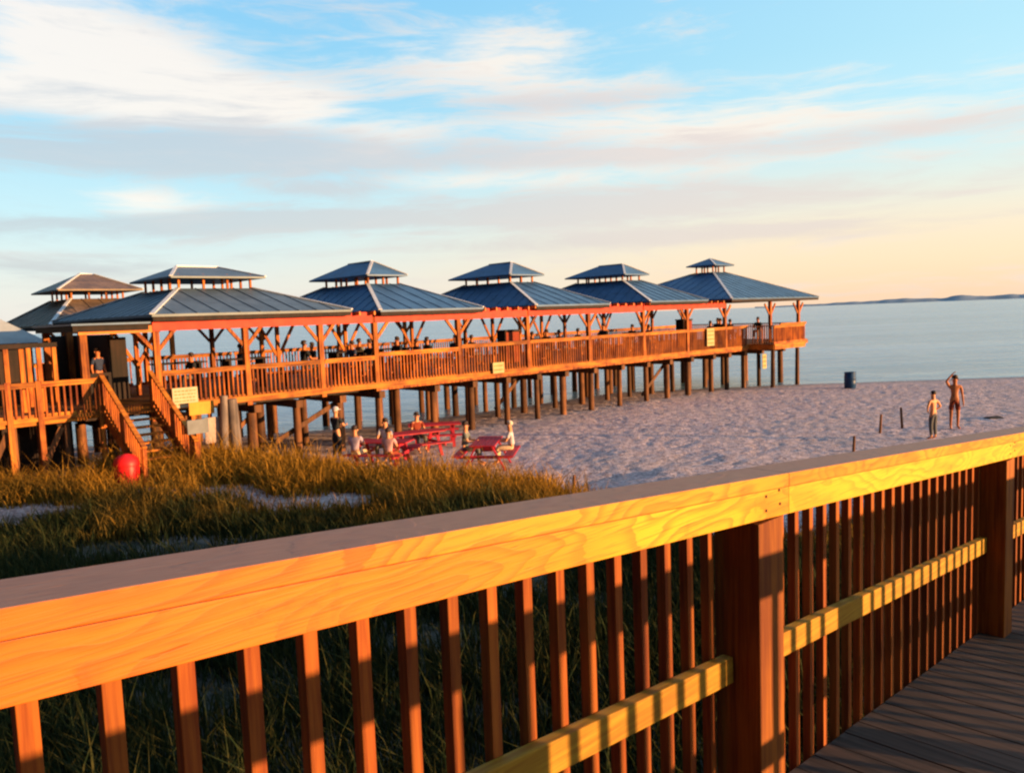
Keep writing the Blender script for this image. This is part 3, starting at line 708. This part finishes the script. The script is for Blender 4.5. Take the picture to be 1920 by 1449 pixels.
cn = empty('entrance_canopy', PW(7.0, Y0, DK), PA); tag(cn, 'low wooden canopy framing the dark opening at the top of the stairs', 'canopy')
def cbox(mb, t0, t1, y0, y1, z0, z1): return mb.box(t0 - 7, t1 - 7, y0 - Y0, y1 - Y0, z0 - DK, z1 - DK)
for p, y in ((6.62, Y0), (6.62, 27.2), (7.6, 28.5)):
    mb = MB(); cbox(mb, p - .09, p + .09, y - .09, y + .09, DK, 4.3); mb.build('post', M['pier_z'], cn)
mb = MB(); cbox(mb, 6.5, 8.42, Y0 - .13, Y0 - .095, 4.22, 4.42); mb.build('front_beam', M['orange_beam'], cn)
mb = MB(); cbox(mb, 6.3, 8.33, Y0 - .3, 27.3, 4.47, 4.52); mb.build('canopy_roof', M['roof_blue'], cn)
mb = MB(); cbox(mb, 6.35, 8.3, Y0 - .2, Y0 - .16, 4.30, 4.465); cbox(mb, 6.35, 6.4, Y0 - .1, 27.2, 4.3, 4.465); mb.build('fascia', M['dark'], cn)
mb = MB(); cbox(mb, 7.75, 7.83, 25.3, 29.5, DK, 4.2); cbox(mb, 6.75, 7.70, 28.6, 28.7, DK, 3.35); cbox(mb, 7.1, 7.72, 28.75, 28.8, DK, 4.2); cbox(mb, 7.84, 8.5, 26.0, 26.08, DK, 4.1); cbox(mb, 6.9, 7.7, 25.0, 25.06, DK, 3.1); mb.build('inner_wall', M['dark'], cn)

# ------------------------------------------------------------------ staircase down to the sand
st = empty('staircase', PW(7.75, Y0 - .1, 0), PA); tag(st, 'wooden staircase with sloping picket railings down to the sand', 'staircase')
T0, T1 = 6.98, 8.28; RUN = 2.9; NS = 9; ZB = 0.45
yt = -0.0
def sl_z(q): return DK - q / RUN * (DK - ZB)     # q = distance out from the deck edge
for k in range(NS):
    q0 = RUN * k / NS; z = DK - (k + 1) * (DK - ZB) / (NS + 1)
    mb = MB(); mb.box(T0 - 7.75 + .06, T1 - 7.75 - .06, -q0 - .30, -q0, z - .045, z); mb.build('tread', M['pier_x'], st)
for x in (T0, T1):
    xx = x - 7.75
    mb = MB(); mb.hexa([(xx - .03, -RUN - .1, ZB - .2), (xx + .03, -RUN - .1, ZB - .2), (xx + .03, 0, DK - .33), (xx - .03, 0, DK - .33), (xx - .03, -RUN - .1, ZB + .1), (xx + .03, -RUN - .1, ZB + .1), (xx + .03, 0, DK - .02), (xx - .03, 0, DK - .02)])
    mb.build('stringer', M['pier_x'], st)
    mb = MB(); q = .12
    while q < RUN - .05: mb.box(xx - .022, xx + .022, -q - .022, -q + .022, sl_z(q) - .02, sl_z(q) + .86); q += .15
    b = mb.build('stair_railing', M['bal'], st)
    mb = MB(); mb.bar((xx, 0.0, DK + .92), (xx, -RUN - .05, ZB + .92), .12, .05); mb.build('handrail', M['pier_x'], b); mb = MB(); mb.bar((xx, 0.0, DK + .14), (xx, -RUN, ZB + .14), .06, .08); mb.build('lower_rail', M['pier_x'], b)
    for q in (.03, RUN * .52, RUN - .02):
        mb = MB(); mb.box(xx - .05, xx + .05, -q - .05, -q + .05, -.1 if q > 2 else max(sl_z(q) - .5, 0), sl_z(q) + .88); mb.build('newel_post', M['pier_z'], st)

# ------------------------------------------------------------------ signs, posts, bins
def at(tt, y, z=0): p = PW(tt, y); return (p.x, p.y, gz(p.x, p.y) + z)
def ink_lines(mb, x0, x1, z0, z1, y, rows):
    """illegible rows of small lettering, as short uneven strokes"""
    h = (z1 - z0) / rows
    for r_ in range(rows):
        x = x0; zc_ = z1 - (r_ + .5) * h
        while x < x1:
            l = random.uniform(.03, .09); mb.box(x, min(x + l, x1), y - .004, y, zc_ - h * .18, zc_ + h * .18); x += l + random.uniform(.015, .04)
def board_sign(name, label, loc, rz, wdt, hgt, zc_, mat, post=None, group=None, rows=0, th=.03, lean=0):
    r = empty(name, loc, rz); tag(r, label, 'sign', group)
    mb = MB(); mb.box(-wdt / 2, wdt / 2, -th, 0, zc_ - hgt / 2, zc_ + hgt / 2); p = mb.build('panel', M[mat], r, .004)
    if rows:
        mb = MB(); ink_lines(mb, -wdt / 2 + .06, wdt / 2 - .06, zc_ - hgt / 2 + .05, zc_ + hgt / 2 - .05, -th - .001, rows); mb.build('lettering', M['ink'], p)
    for x in (post or []):
        mb = MB(); mb.box(x - .045, x + .045, .002, .09, -.3, zc_ + hgt / 2 - .03); mb.build('post', M['pier_z'], r)
    return r

def P3(tt, y): 
    p = PW(tt, y); return p.x, p.y
def sgn(label, t0, t1, y, z0, z1, mat, post=None, rows=0, grp=None):
    x_, y_ = P3((t0 + t1) / 2, y); g = gz(x_, y_)
    return board_sign('sign', label, (x_, y_, g), PA, t1 - t0, z1 - z0, (z0 + z1) / 2 - g, mat, post, grp, rows)
sgn('large cream notice board beside the stair railing, faded rows of lettering', 8.72, 9.45, 23.2, 2.02, 2.60, 'cream', [-.25, .25], 5)
sgn('bright orange notice board just below the cream one', 9.05, 9.78, 22.9, 1.80, 2.17, 'orange_sign', [-.25, .25], 0)
sgn('faded pink upright board under the orange notice board', 9.40, 9.86, 22.75, .95, 1.70, 'pink_sign', [0], 0)
sgn('small grey sign on its own brown post at the grass edge', 8.10, 8.66, 20.7, 1.55, 1.92, 'grey_sign', [0], 0)
sgn('small yellow sign hung low on the pier railing', 21.42, 22.02, 23.49, 2.05, 2.48, 'yellow', None, 2)
sgn('tall cream sign hung on the pier railing near the gazebo', 36.85, 37.55, 23.49, 2.33, 3.26, 'yellow', None, 4)
sgn('narrow yellow sign fixed to a piling under the gazebo', 42.75, 43.2, 23.55, .70, 1.55, 'yellow', None, 3)
for i, (tt, y, h, ln, lb) in enumerate(((9.85, 22.6, 2.0, .05, 'grey weathered piling left of the pair standing by the pier'), (10.25, 22.5, 1.9, -.04, 'thicker grey weathered piling right of the pair by the pier'), (10.02, 23.0, 1.75, .02, 'short brown piling behind the two grey weathered ones'))):
    x_, y_ = P3(tt, y); g = gz(x_, y_); r = .11 if i != 1 else .15
    mb = MB(); mb.tube((0, 0, -.4), (ln * 2, ln, h), r * 1.1, r, 14); o = mb.build('weathered_piling', M['grey'] if i < 2 else M['pile'], loc=(x_, y_, g)); tag(o, lb, 'post', 'weathered pilings by the signs')

# red rounded bin at the foot of the stairs
x_, y_ = P3(6.62, 20.9); g = gz(x_, y_)
rb = empty('litter_bin', (x_, y_, g), .3); tag(rb, 'bright red rounded bin at the foot of the staircase', 'bin')
mb = MB(); mb.lathe([(.20, -.02), (.25, .04), (.29, .30), (.30, .52), (.275, .62)], n=24); mb.build('body', M['red_plastic'], rb)
mb = MB(); mb.lathe([(.305, .605), (.31, .66), (.27, .78), (.18, .86), (.05, .90)], n=24); mb.build('lid', M['red_plastic'], rb)
# blue barrel by the water
bx0, by0 = 18.0, 42.4; g = gz(bx0, by0)
bb = empty('barrel', (bx0, by0, g - .05), 0); tag(bb, 'dark blue barrel standing alone near the waterline', 'barrel')
mb = MB(); mb.lathe([(.26, 0), (.29, .03), (.30, .28), (.315, .30), (.30, .32), (.30, .56), (.315, .58), (.30, .60), (.285, .84), (.27, .86)], n=24); mb.build('body', M['blue_plastic'], bb)
mb = MB(); mb.lathe([(.295, .85), (.30, .90), (.26, .90), (.25, .87)], n=24); mb.build('rim', M['blue_plastic'], bb)
for (x_, y_, h, ln, lb) in ((9.9, 23.1, .45, .02, 'short dark stake in the sand close to the yellow railing'), (12.15, 26.3, .62, .03, 'brown stake in the sand left of the two bathers, with a pale rope end'), (13.4, 27.3, .72, -.04, 'taller leaning brown stake nearest the boy'), (1.44, 19.4, .35, 0, 'little stake at the tip of the dune grass')):
    g = gz(x_, y_); mb = MB(); mb.tube((0, 0, -.2), (ln * 2, ln, h), .045, .036, 10); o = mb.build('stake', M['pile'], loc=(x_, y_, g)); tag(o, lb, 'stake', 'stakes in the sand')
mb = MB(); mb.hexa([(-.3, -.2, 0), (.32, -.16, 0), (.28, .2, 0), (-.34, .15, 0), (-.22, -.14, .07), (.26, -.1, .05), (.22, .14, .09), (-.27, .1, .06)])
o = mb.build('towel', M['black_cloth'], None, .02, (17.4, 28.7, gz(17.4, 28.7))); tag(o, 'dark crumpled towel lying on the sand right of the bathers', 'towel')

# cabinets / heaters on the pier deck
def cabinet(tt, y, wd, h, label, z0=DK):
    x_, y_ = P3(tt, y); r = empty('cabinet', (x_, y_, z0), PA); tag(r, label, 'cabinet')
    mb = MB(); mb.box(-wd / 2, wd / 2, -.25, .25, .1, h); mb.build('body', M['dark'], r, .01)
    mb = MB(); mb.box(-wd / 2 + .04, wd / 2 - .04, -.275, -.252, .16, h - .05); mb.build('door', M['rust_cloth'], r)
    mb = MB(); mb.box(-wd / 2 - .03, wd / 2 + .03, -.29, .27, h + .002, h + .05); mb.build('top', M['dark'], r)
cabinet(23.4, 24.6, .85, 1.48, 'dark reddish cabinet standing behind the rail of the middle pavilion')
cabinet(36.4, 24.6, .8, 1.55, 'dark cabinet standing behind the rail between gazebo and fifth pavilion')

# ------------------------------------------------------------------ picnic tables
def make_table(label, loc, rz, mat='red_table', group='red picnic tables on the sand'):
    r = empty('picnic_table', loc, rz); tag(r, label, 'picnic table', group)
    mb = MB()
    for i in range(5): y = -.36 + i * .148; mb.box(-.9, .9, y, y + .135, .72, .76)
    mb.build('tabletop', M[mat], r, .004)
    for s_ in (-1, 1):
        mb = MB()
        for i in range(2): y = s_ * (.60 + i * .15); mb.box(-.9, .9, min(y, y + s_ * .135), max(y, y + s_ * .135), .42, .46)
        mb.build('bench', M[mat], r, .004)
    for x in (-.62, .62):
        for s_ in (-1, 1):
            mb = MB(); mb.bar((x, s_ * .62, -.04), (x, s_ * .22, .715), .04, .1, (1, 0, 0)); mb.build('leg', M[mat], r)
        mb = MB(); mb.box(x + .022, x + .06, -.82, .82, .33, .418); mb.box(x + .022, x + .06, -.34, .34, .63, .718); mb.build('cross_bar', M[mat], r)
    return r
TBL = []
for (x_, y_, rz, lb) in ((-3.95, 23.7, -.25, 'red picnic table nearest the grass, pink-shirted people around it'), (-3.15, 25.6, .5, 'red picnic table behind the nearest one, turned aslant'),
                         (-2.75, 27.6, .15, 'dark red picnic table close to the pier pilings'), (-.80, 23.2, 1.45, 'red picnic table standing alone at the right, two diners at it')):
    TBL.append(make_table(lb, (x_, y_, gz(x_, y_)), rz))

# ------------------------------------------------------------------ people
def skin_mesh(name, verts, edges, radii, mat, parent, root_i=0, sub=2, loc=None):
    me = bpy.data.meshes.new(name); me.from_pydata([tuple(v) for v in verts], edges, []); me.update()
    o = bpy.data.objects.new(name, me); C.objects.link(o)
    md = o.modifiers.new('skin', 'SKIN'); md.use_smooth_shade = True; md.branch_smoothing = 0.6
    for i, r_ in enumerate(radii):
        sv = me.skin_vertices[0].data[i]; sv.radius = r_ if isinstance(r_, tuple) else (r_, r_)
        sv.use_root = (i == root_i)
    s2 = o.modifiers.new('sub', 'SUBSURF'); s2.levels = sub; s2.render_levels = sub
    dg = bpy.context.evaluated_depsgraph_get(); dg.update()
    m2 = bpy.data.meshes.new_from_object(o.evaluated_get(dg)); m2.name = name
    o.modifiers.clear(); o.data = m2; bpy.data.meshes.remove(me)
    m2.materials.clear(); m2.materials.append(mat)
    for p in m2.polygons: p.use_smooth = True
    o.parent = parent
    return o
def lerp(a, b, f): return tuple(a[i] + (b[i] - a[i]) * f for i in range(3))

def person(label, loc, rz, pose='stand', h=1.72, skin='skin', hair='hair', top=None, bottom='trousers', arms='down', long_hair=False, long_legs=True, cap=None, group=None, turn=0.0):
    """faces local -Y.  Joints in metres for a 1.72 m figure, then scaled."""
    r = empty('person', loc, rz); tag(r, label, 'person', group)
    k = h / 1.72
    J = {}
    if pose == 'sit':
        pz_ = .52; J['pel'] = (0, 0, pz_); up = pz_ - .93; fw = -.04
    else: J['pel'] = (0, 0, .93); up = 0; fw = 0
    J['waist'] = (0, fw * .5, 1.08 + up); J['chest'] = (0, fw, 1.28 + up); J['neck'] = (0, fw, 1.44 + up); J['head0'] = (0, fw - .01, 1.52 + up); J['head1'] = (0, fw - .015, 1.64 + up)
    for s_, n_ in ((-1, 'r'), (1, 'l')):
        J['sh' + n_] = (s_ * .17, fw, 1.39 + up)
        if arms == 'down' or (arms == 'raise_r' and n_ == 'l'):
            J['el' + n_] = (s_ * .225, fw + .02, 1.12 + up); J['wr' + n_] = (s_ * .235, fw - .06, .88 + up)
        elif arms == 'raise_r' or arms == 'raise':
            J['el' + n_] = (s_ * .27, fw - .10, 1.55 + up); J['wr' + n_] = (s_ * .12, fw - .10, 1.74 + up)
        elif arms == 'front':
            J['el' + n_] = (s_ * .23, fw - .10, 1.15 + up); J['wr' + n_] = (s_ * .14, fw - .33, 1.14 + up)
        elif arms == 'hips':
            J['el' + n_] = (s_ * .34, fw + .04, 1.16 + up); J['wr' + n_] = (s_ * .19, fw - .07, 1.02 + up)
        if pose == 'sit':
            J['hip' + n_] = (s_ * .09, -.02, pz_ - .02); J['kn' + n_] = (s_ * .13, -.44, pz_ - .0); J['an' + n_] = (s_ * .13, -.42, .09); J['to' + n_] = (s_ * .14, -.60, .035)
        elif pose == 'walk':
            d = -1 if n_ == 'r' else 1
            J['hip' + n_] = (s_ * .09, 0, .90); J['kn' + n_] = (s_ * .09, d * .14 - .05, .50); J['an' + n_] = (s_ * .09, d * .24, .09 if d < 0 else .12); J['to' + n_] = (s_ * .10, d * .24 - .15, .03 if d < 0 else .04)
        else:
            J['hip' + n_] = (s_ * .09, 0, .90); J['kn' + n_] = (s_ * .10, -.015, .49); J['an' + n_] = (s_ * .105, .02, .08); J['to' + n_] = (s_ * .13, -.14, .03)
    RAD = {'pel': (.135, .10), 'waist': (.12, .09), 'chest': (.145, .105), 'neck': .055, 'head0': .068, 'head1': .088, 'sh': .058, 'el': .038, 'wr': .027, 'hip': .085, 'kn': .055, 'an': .036, 'to': .032}
    names = list(J.keys()); vs = [tuple(c * k for c in J[q]) for q in names]; ix = {q: i for i, q in enumerate(names)}
    rad = []
    for q in names:
        v = RAD.get(q, RAD.get(q[:-1])); rad.append(tuple(c * k for c in v) if isinstance(v, tuple) else v * k)
    E_ = [('pel', 'waist'), ('waist', 'chest'), ('chest', 'neck'), ('neck', 'head0'), ('head0', 'head1')]
    for n_ in 'rl': E_ += [('chest', 'sh' + n_), ('sh' + n_, 'el' + n_), ('el' + n_, 'wr' + n_), ('pel', 'hip' + n_), ('hip' + n_, 'kn' + n_), ('kn' + n_, 'an' + n_), ('an' + n_, 'to' + n_)]
    ed = [(ix[a], ix[b]) for a, b in E_]
    # hands: palm, four unequal curled fingers and a thumb off the side of the palm
    for n_, s_ in (('r', -1), ('l', 1)):
        wv = Vector(vs[ix['wr' + n_]]); dv = (wv - Vector(vs[ix['el' + n_]])).normalized(); side = dv.cross(Vector((s_, 0, 0.01)))
        if side.length < .1: side = dv.cross(Vector((0, 1, 0)))
        side.normalize(); nrm = dv.cross(side).normalized()
        pi = len(vs); vs.append(wv + dv * .055 * k); rad.append((.034 * k, .018 * k)); ed.append((ix['wr' + n_], pi))
        for j, (o_, l_) in enumerate(((-.027, .072), (-.009, .082), (.009, .076), (.026, .060))):
            a_ = len(vs); b_ = wv + dv * .092 * k + side * o_ * k
            vs += [b_, b_ + dv * l_ * .55 * k + nrm * .012 * k, b_ + dv * l_ * .9 * k + nrm * .035 * k]; rad += [.010 * k, .009 * k, .007 * k]
            ed += [(pi, a_), (a_, a_ + 1), (a_ + 1, a_ + 2)]
        a_ = len(vs); vs += [wv + dv * .045 * k - side * .04 * k, wv + dv * .085 * k - side * .058 * k + nrm * .015 * k]; rad += [.012 * k, .009 * k]; ed += [(pi, a_), (a_, a_ + 1)]
    body = skin_mesh('body', vs, ed, rad, M[skin], r, 0, 2)
    # face: nose, brow, ears, mouth and eyes on the head
    hc = Vector(J['head1']) * k; hz = hc.z - .035 * k
    mb = MB(); mb.add([(hc.x - .012 * k, hc.y - .078 * k, hz - .02 * k), (hc.x + .012 * k, hc.y - .078 * k, hz - .02 * k), (hc.x, hc.y - .108 * k, hz - .018 * k), (hc.x, hc.y - .08 * k, hz + .025 * k)], [(0, 1, 2), (1, 3, 2), (3, 0, 2)])
    for s_ in (-1, 1): mb.tube((hc.x + s_ * .080 * k, hc.y + .005, hz - .015 * k), (hc.x + s_ * .100 * k, hc.y + .015, hz - .008 * k), .020 * k, .024 * k, 8)
    mb.box(hc.x - .025 * k, hc.x + .025 * k, hc.y - .083 * k, hc.y - .070 * k, hz - .052 * k, hz - .044 * k)
    mb.build('face', M[skin], r)
    mb = MB()
    for s_ in (-1, 1): mb.tube((hc.x + s_ * .032 * k, hc.y - .070 * k, hz + .018 * k), (hc.x + s_ * .032 * k, hc.y - .086 * k, hz + .018 * k), .011 * k, .008 * k, 8)
    mb.build('eyes', M['hair'], r)
    # hair: a shell over the back and top of the skull
    mb = MB(); vsh = []; fsh = []; n1_, n2_ = 16, 8; low = -.14 if long_hair else -.035
    for i in range(n2_ + 1):
        ph = i / n2_ * (math.pi * .62)
        for j in range(n1_):
            th = 2 * math.pi * j / n1_
            rr_ = .094 * k * math.sin(ph) ** .8 * (1 + .05 * math.sin(j * 3.7 + i)); front = -math.sin(th)
            zz = hc.z + .012 * k + .100 * k * math.cos(ph) + (low * k * max(0, i - 5) if long_hair and front < .2 else 0)
            if front > .35 and i > 4: rr_ *= .80; zz = max(zz, hc.z + .03 * k)
            vsh.append((hc.x + rr_ * math.cos(th), hc.y + .012 * k + rr_ * 1.08 * math.sin(th), zz))
    for i in range(n2_):
        for j in range(n1_): fsh.append((i * n1_ + j, (i + 1) * n1_ + j, (i + 1) * n1_ + (j + 1) % n1_, i * n1_ + (j + 1) % n1_))
    mb.add(vsh, fsh, True); mb.build('hair', M[hair], r)
    if cap:
        mb = MB(); mb.lathe([(.108 * k, -.01), (.112 * k, .03 * k), (.09 * k, .09 * k), (.02 * k, .115 * k)], (hc.x, hc.y + .005, hc.z + .02 * k), 16)
        mb.box(hc.x - .07 * k, hc.x + .07 * k, hc.y - .19 * k, hc.y - .09 * k, hc.z + .012 * k, hc.z + .028 * k); mb.build('cap', M[cap], r)
    g = .016 * k
    def part(nm, seq, mat, grow, ends=None):
        vv = []; rr = []; ee = []; idx_ = {}
        def gi(q):
            if q not in idx_:
                idx_[q] = len(vv)
                if isinstance(q, str): vv.append(tuple(c * k for c in J[q])); v = RAD.get(q, RAD.get(q[:-1]))
                else: a, b, f = q; vv.append(tuple(c * k for c in lerp(J[a], J[b], f))); ra, rb_ = RAD.get(a, RAD.get(a[:-1])), RAD.get(b, RAD.get(b[:-1])); ra = max(ra) if isinstance(ra, tuple) else ra; rb_ = max(rb_) if isinstance(rb_, tuple) else rb_; v = ra + (rb_ - ra) * f
                rr.append(tuple(c * k + grow for c in v) if isinstance(v, tuple) else v * k + grow)
            return idx_[q]
        for a, b in seq: ee.append((gi(a), gi(b)))
        return skin_mesh(nm, vv, ee, rr, M[mat], r, 0, 2)
    if bottom:
        f = .85 if long_legs else .75
        if long_legs: seq = [('pel', 'hipr'), ('hipr', 'knr'), ('knr', ('knr', 'anr', .85)), ('pel', 'hipl'), ('hipl', 'knl'), ('knl', ('knl', 'anl', .85)), ('pel', ('pel', 'waist', .45))]
        else: seq = [('pel', 'hipr'), ('hipr', ('hipr', 'knr', .8)), ('pel', 'hipl'), ('hipl', ('hipl', 'knl', .8)), ('pel', ('pel', 'waist', .45))]
        part('trousers' if long_legs else 'shorts', seq, bottom, g)
    if top:
        seq = [('chest', 'waist'), ('waist', ('waist', 'pel', .75)), ('chest', ('chest', 'neck', .75))]
        for n_ in 'rl': seq += [('chest', 'sh' + n_), ('sh' + n_, ('sh' + n_, 'el' + n_, .75))]
        part('shirt', seq, top, g)
    return r

# two bathers on the sand
x_, y_ = 13.05, 24.65
person('shirtless boy in dark trousers standing on the sand, seen from behind', (x_, y_, gz(x_, y_)), R(205), 'stand', 1.50, 'skin', 'hair', None, 'trousers', 'hips')
x_, y_ = 14.85, 26.7
m_ = person('tall bather in rust-red shorts with one arm raised to the head', (x_, y_, gz(x_, y_)), R(-15), 'stand', 1.80, 'tan_skin', 'hair', None, 'rust_cloth', 'raise_r', False, False)
# person by the grass
x_, y_ = -5.53, 24.75
person('person in black clothes and white cap standing by the red tables', (x_, y_, gz(x_, y_)), R(150), 'stand', 1.66, 'skin', 'fair_hair', 'black_cloth', 'black_cloth', 'front', cap='white_cloth')
# diners, seated on the benches
def seat_at(tb, side, along, label, **kw):
    rz = tb.rotation_euler.z; c, s = math.cos(rz), math.sin(rz); lx, ly = along, side * .70
    x = tb.location.x + c * lx - s * ly; y = tb.location.y + s * lx + c * ly
    return person(label, (x, y, tb.location.z), rz + (0 if side > 0 else math.pi), 'sit', group='diners at the red tables', arms='front', **kw)
seat_at(TBL[0], -1, -.55, 'person in a lilac shirt seated at the left end of the nearest red table', top='lilac_cloth', bottom='sand_cloth', h=1.7)
seat_at(TBL[0], 1, -.15, 'person in a white shirt on the far bench of the nearest red table', top='white_cloth', bottom='trousers', h=1.75)
seat_at(TBL[0], -1, .50, 'person in a pink shirt seated with back turned at the nearest red table', top='pink_cloth', bottom='rust_cloth', h=1.6)
seat_at(TBL[1], 1, .3, 'dark-haired person in a rust shirt at the slanting red table', top='rust_cloth', bottom='trousers', h=1.7)
seat_at(TBL[3], 1, .2, 'person in a grey shirt on the left bench of the lone red table', top='grey_cloth', bottom='trousers', h=1.72)
seat_at(TBL[3], -1, .3, 'person in a pale shirt on the right bench of the lone red table', top='white_cloth', bottom='sand_cloth', h=1.68, hair='fair_hair')

# guests on the pier: silhouettes between the posts, sitting on benches at dark tables
def bench(tt, y, label):
    x_, y_ = P3(tt, y); r = empty('bench', (x_, y_, DK), PA); tag(r, label, 'bench', 'benches on the pier')
    mb = MB(); mb.box(-.8, .8, -.16, .16, .42, .46); mb.build('seat', M['dark'], r)
    for q in (-.65, .65): mb = MB(); mb.box(q - .03, q + .03, -.14, .14, 0, .418); mb.build('leg', M['dark'], r)
def ptable(tt, y, label):
    x_, y_ = P3(tt, y); r = empty('dining_table', (x_, y_, DK), PA); tag(r, label, 'table', 'tables on the pier')
    mb = MB(); mb.box(-.8, .8, -.38, .38, .98, 1.02); mb.build('tabletop', M['dark'], r)
    for q in (-.6, .6): mb = MB(); mb.box(q - .04, q + .04, -.3, .3, 0, .978); mb.build('leg', M['dark'], r)
gz_ = [(10.1, 25.0, 'dark guest low behind the rail beside the cream notice board', 'black_cloth', 1.6, 0), (12.4, 26.6, 'dark guest deep inside the long-cupola pavilion', 'navy_cloth', 1.8, 1),
       (15.2, 26.5, 'dark guest at the far table between the long-cupola and third pavilions', 'black_cloth', 1.7, 0), (17.3, 26.7, 'dark guest on the seaward side of the third pavilion table', 'grey_cloth', 1.75, 1),
       (19.4, 25.1, 'dark guest by the right-hand post of the third pavilion', 'black_cloth', 1.7, 1), (21.0, 25.2, 'dark guest in the gap between third and middle pavilions', 'navy_cloth', 1.72, 0),
       (21.9, 25.3, 'second dark guest in that gap, turned to the first', 'black_cloth', 1.66, 1), (25.3, 25.1, 'dark guest just right of the reddish cabinet', 'black_cloth', 1.66, 1),
       (28.6, 25.3, 'dark guest beyond the right post of the middle pavilion', 'grey_cloth', 1.7, 1), (32.6, 25.1, 'dark guest at the left side of the fifth pavilion', 'black_cloth', 1.76, 0),
       (33.9, 25.1, 'navy-clothed guest centred under the fifth pavilion', 'navy_cloth', 1.7, 1), (40.2, 25.4, 'dark guest beside the left corner post of the gazebo', 'black_cloth', 1.7, 1),
       (43.0, 26.6, 'dark guest at the back of the gazebo group', 'black_cloth', 1.85, 0),
       (13.9, 24.9, 'dark guest under the long-cupola pavilion, head well above the rail', 'black_cloth', 1.85, 1), (15.9, 24.9, 'dark guest left of the third pavilion corner post', 'navy_cloth', 1.72, 0), (16.65, 24.9, 'dark guest just right of the third pavilion corner post', 'black_cloth', 1.75, 0),
       (17.9, 24.9, 'dark guest leaning in under the third pavilion', 'black_cloth', 1.8, 0), (18.8, 25.0, 'smaller dark guest under the third pavilion', 'navy_cloth', 1.65, 1), (26.2, 25.0, 'dark guest under the middle pavilion', 'black_cloth', 1.75, 0),
       (26.95, 25.0, 'second dark guest beside a post of the middle pavilion', 'navy_cloth', 1.68, 1), (30.2, 25.0, 'tall dark guest between the middle and fifth pavilions', 'black_cloth', 1.95, 0), (41.0, 25.2, 'dark guest at the left of the gazebo group', 'black_cloth', 1.85, 0),
       (42.0, 25.2, 'navy-clothed guest in the middle of the gazebo group', 'navy_cloth', 1.75, 1), (45.3, 25.2, 'guest at the right of the gazebo group beside its post', 'black_cloth', 1.8, 0)]
for (tt, y, lb, tp, h, fc) in gz_:
    x_, y_ = P3(tt, y)
    person(lb, (x_, y_, DK + .10), PA + (math.pi * .5 if fc else -math.pi * .45), 'sit', h, 'tan_skin', 'hair', tp, 'trousers', 'front', group='guests seated on the pier')
x_, y_ = P3(7.45, 25.3)
person('dark figure standing in the shade at the head of the stairs', (x_, y_, DK), PA + .4, 'stand', 1.62, 'tan_skin', 'hair', 'navy_cloth', 'black_cloth', 'down')
for tt, lb in ((10.0, 'dark table near the stairs end of the pier'), (12.2, 'dark table between the first posts of the pier'), (16.3, 'dark table below the third pavilion corner'), (18.3, 'dark table in the third pavilion'),
               (26.6, 'dark table in the middle pavilion'), (34.0, 'dark table in the fifth pavilion'), (42.0, 'dark table in the gazebo')): ptable(tt, 25.9, lb)
for tt, lb in ((13.9, 'bench behind the rail near the long-cupola pavilion'), (16.2, 'bench behind the rail at the third pavilion'), (18.4, 'bench in the third pavilion'), (26.6, 'bench in the middle pavilion'),
               (30.2, 'bench between the middle and fifth pavilions'), (42.1, 'bench in the gazebo')): bench(tt, 25.0, lb)
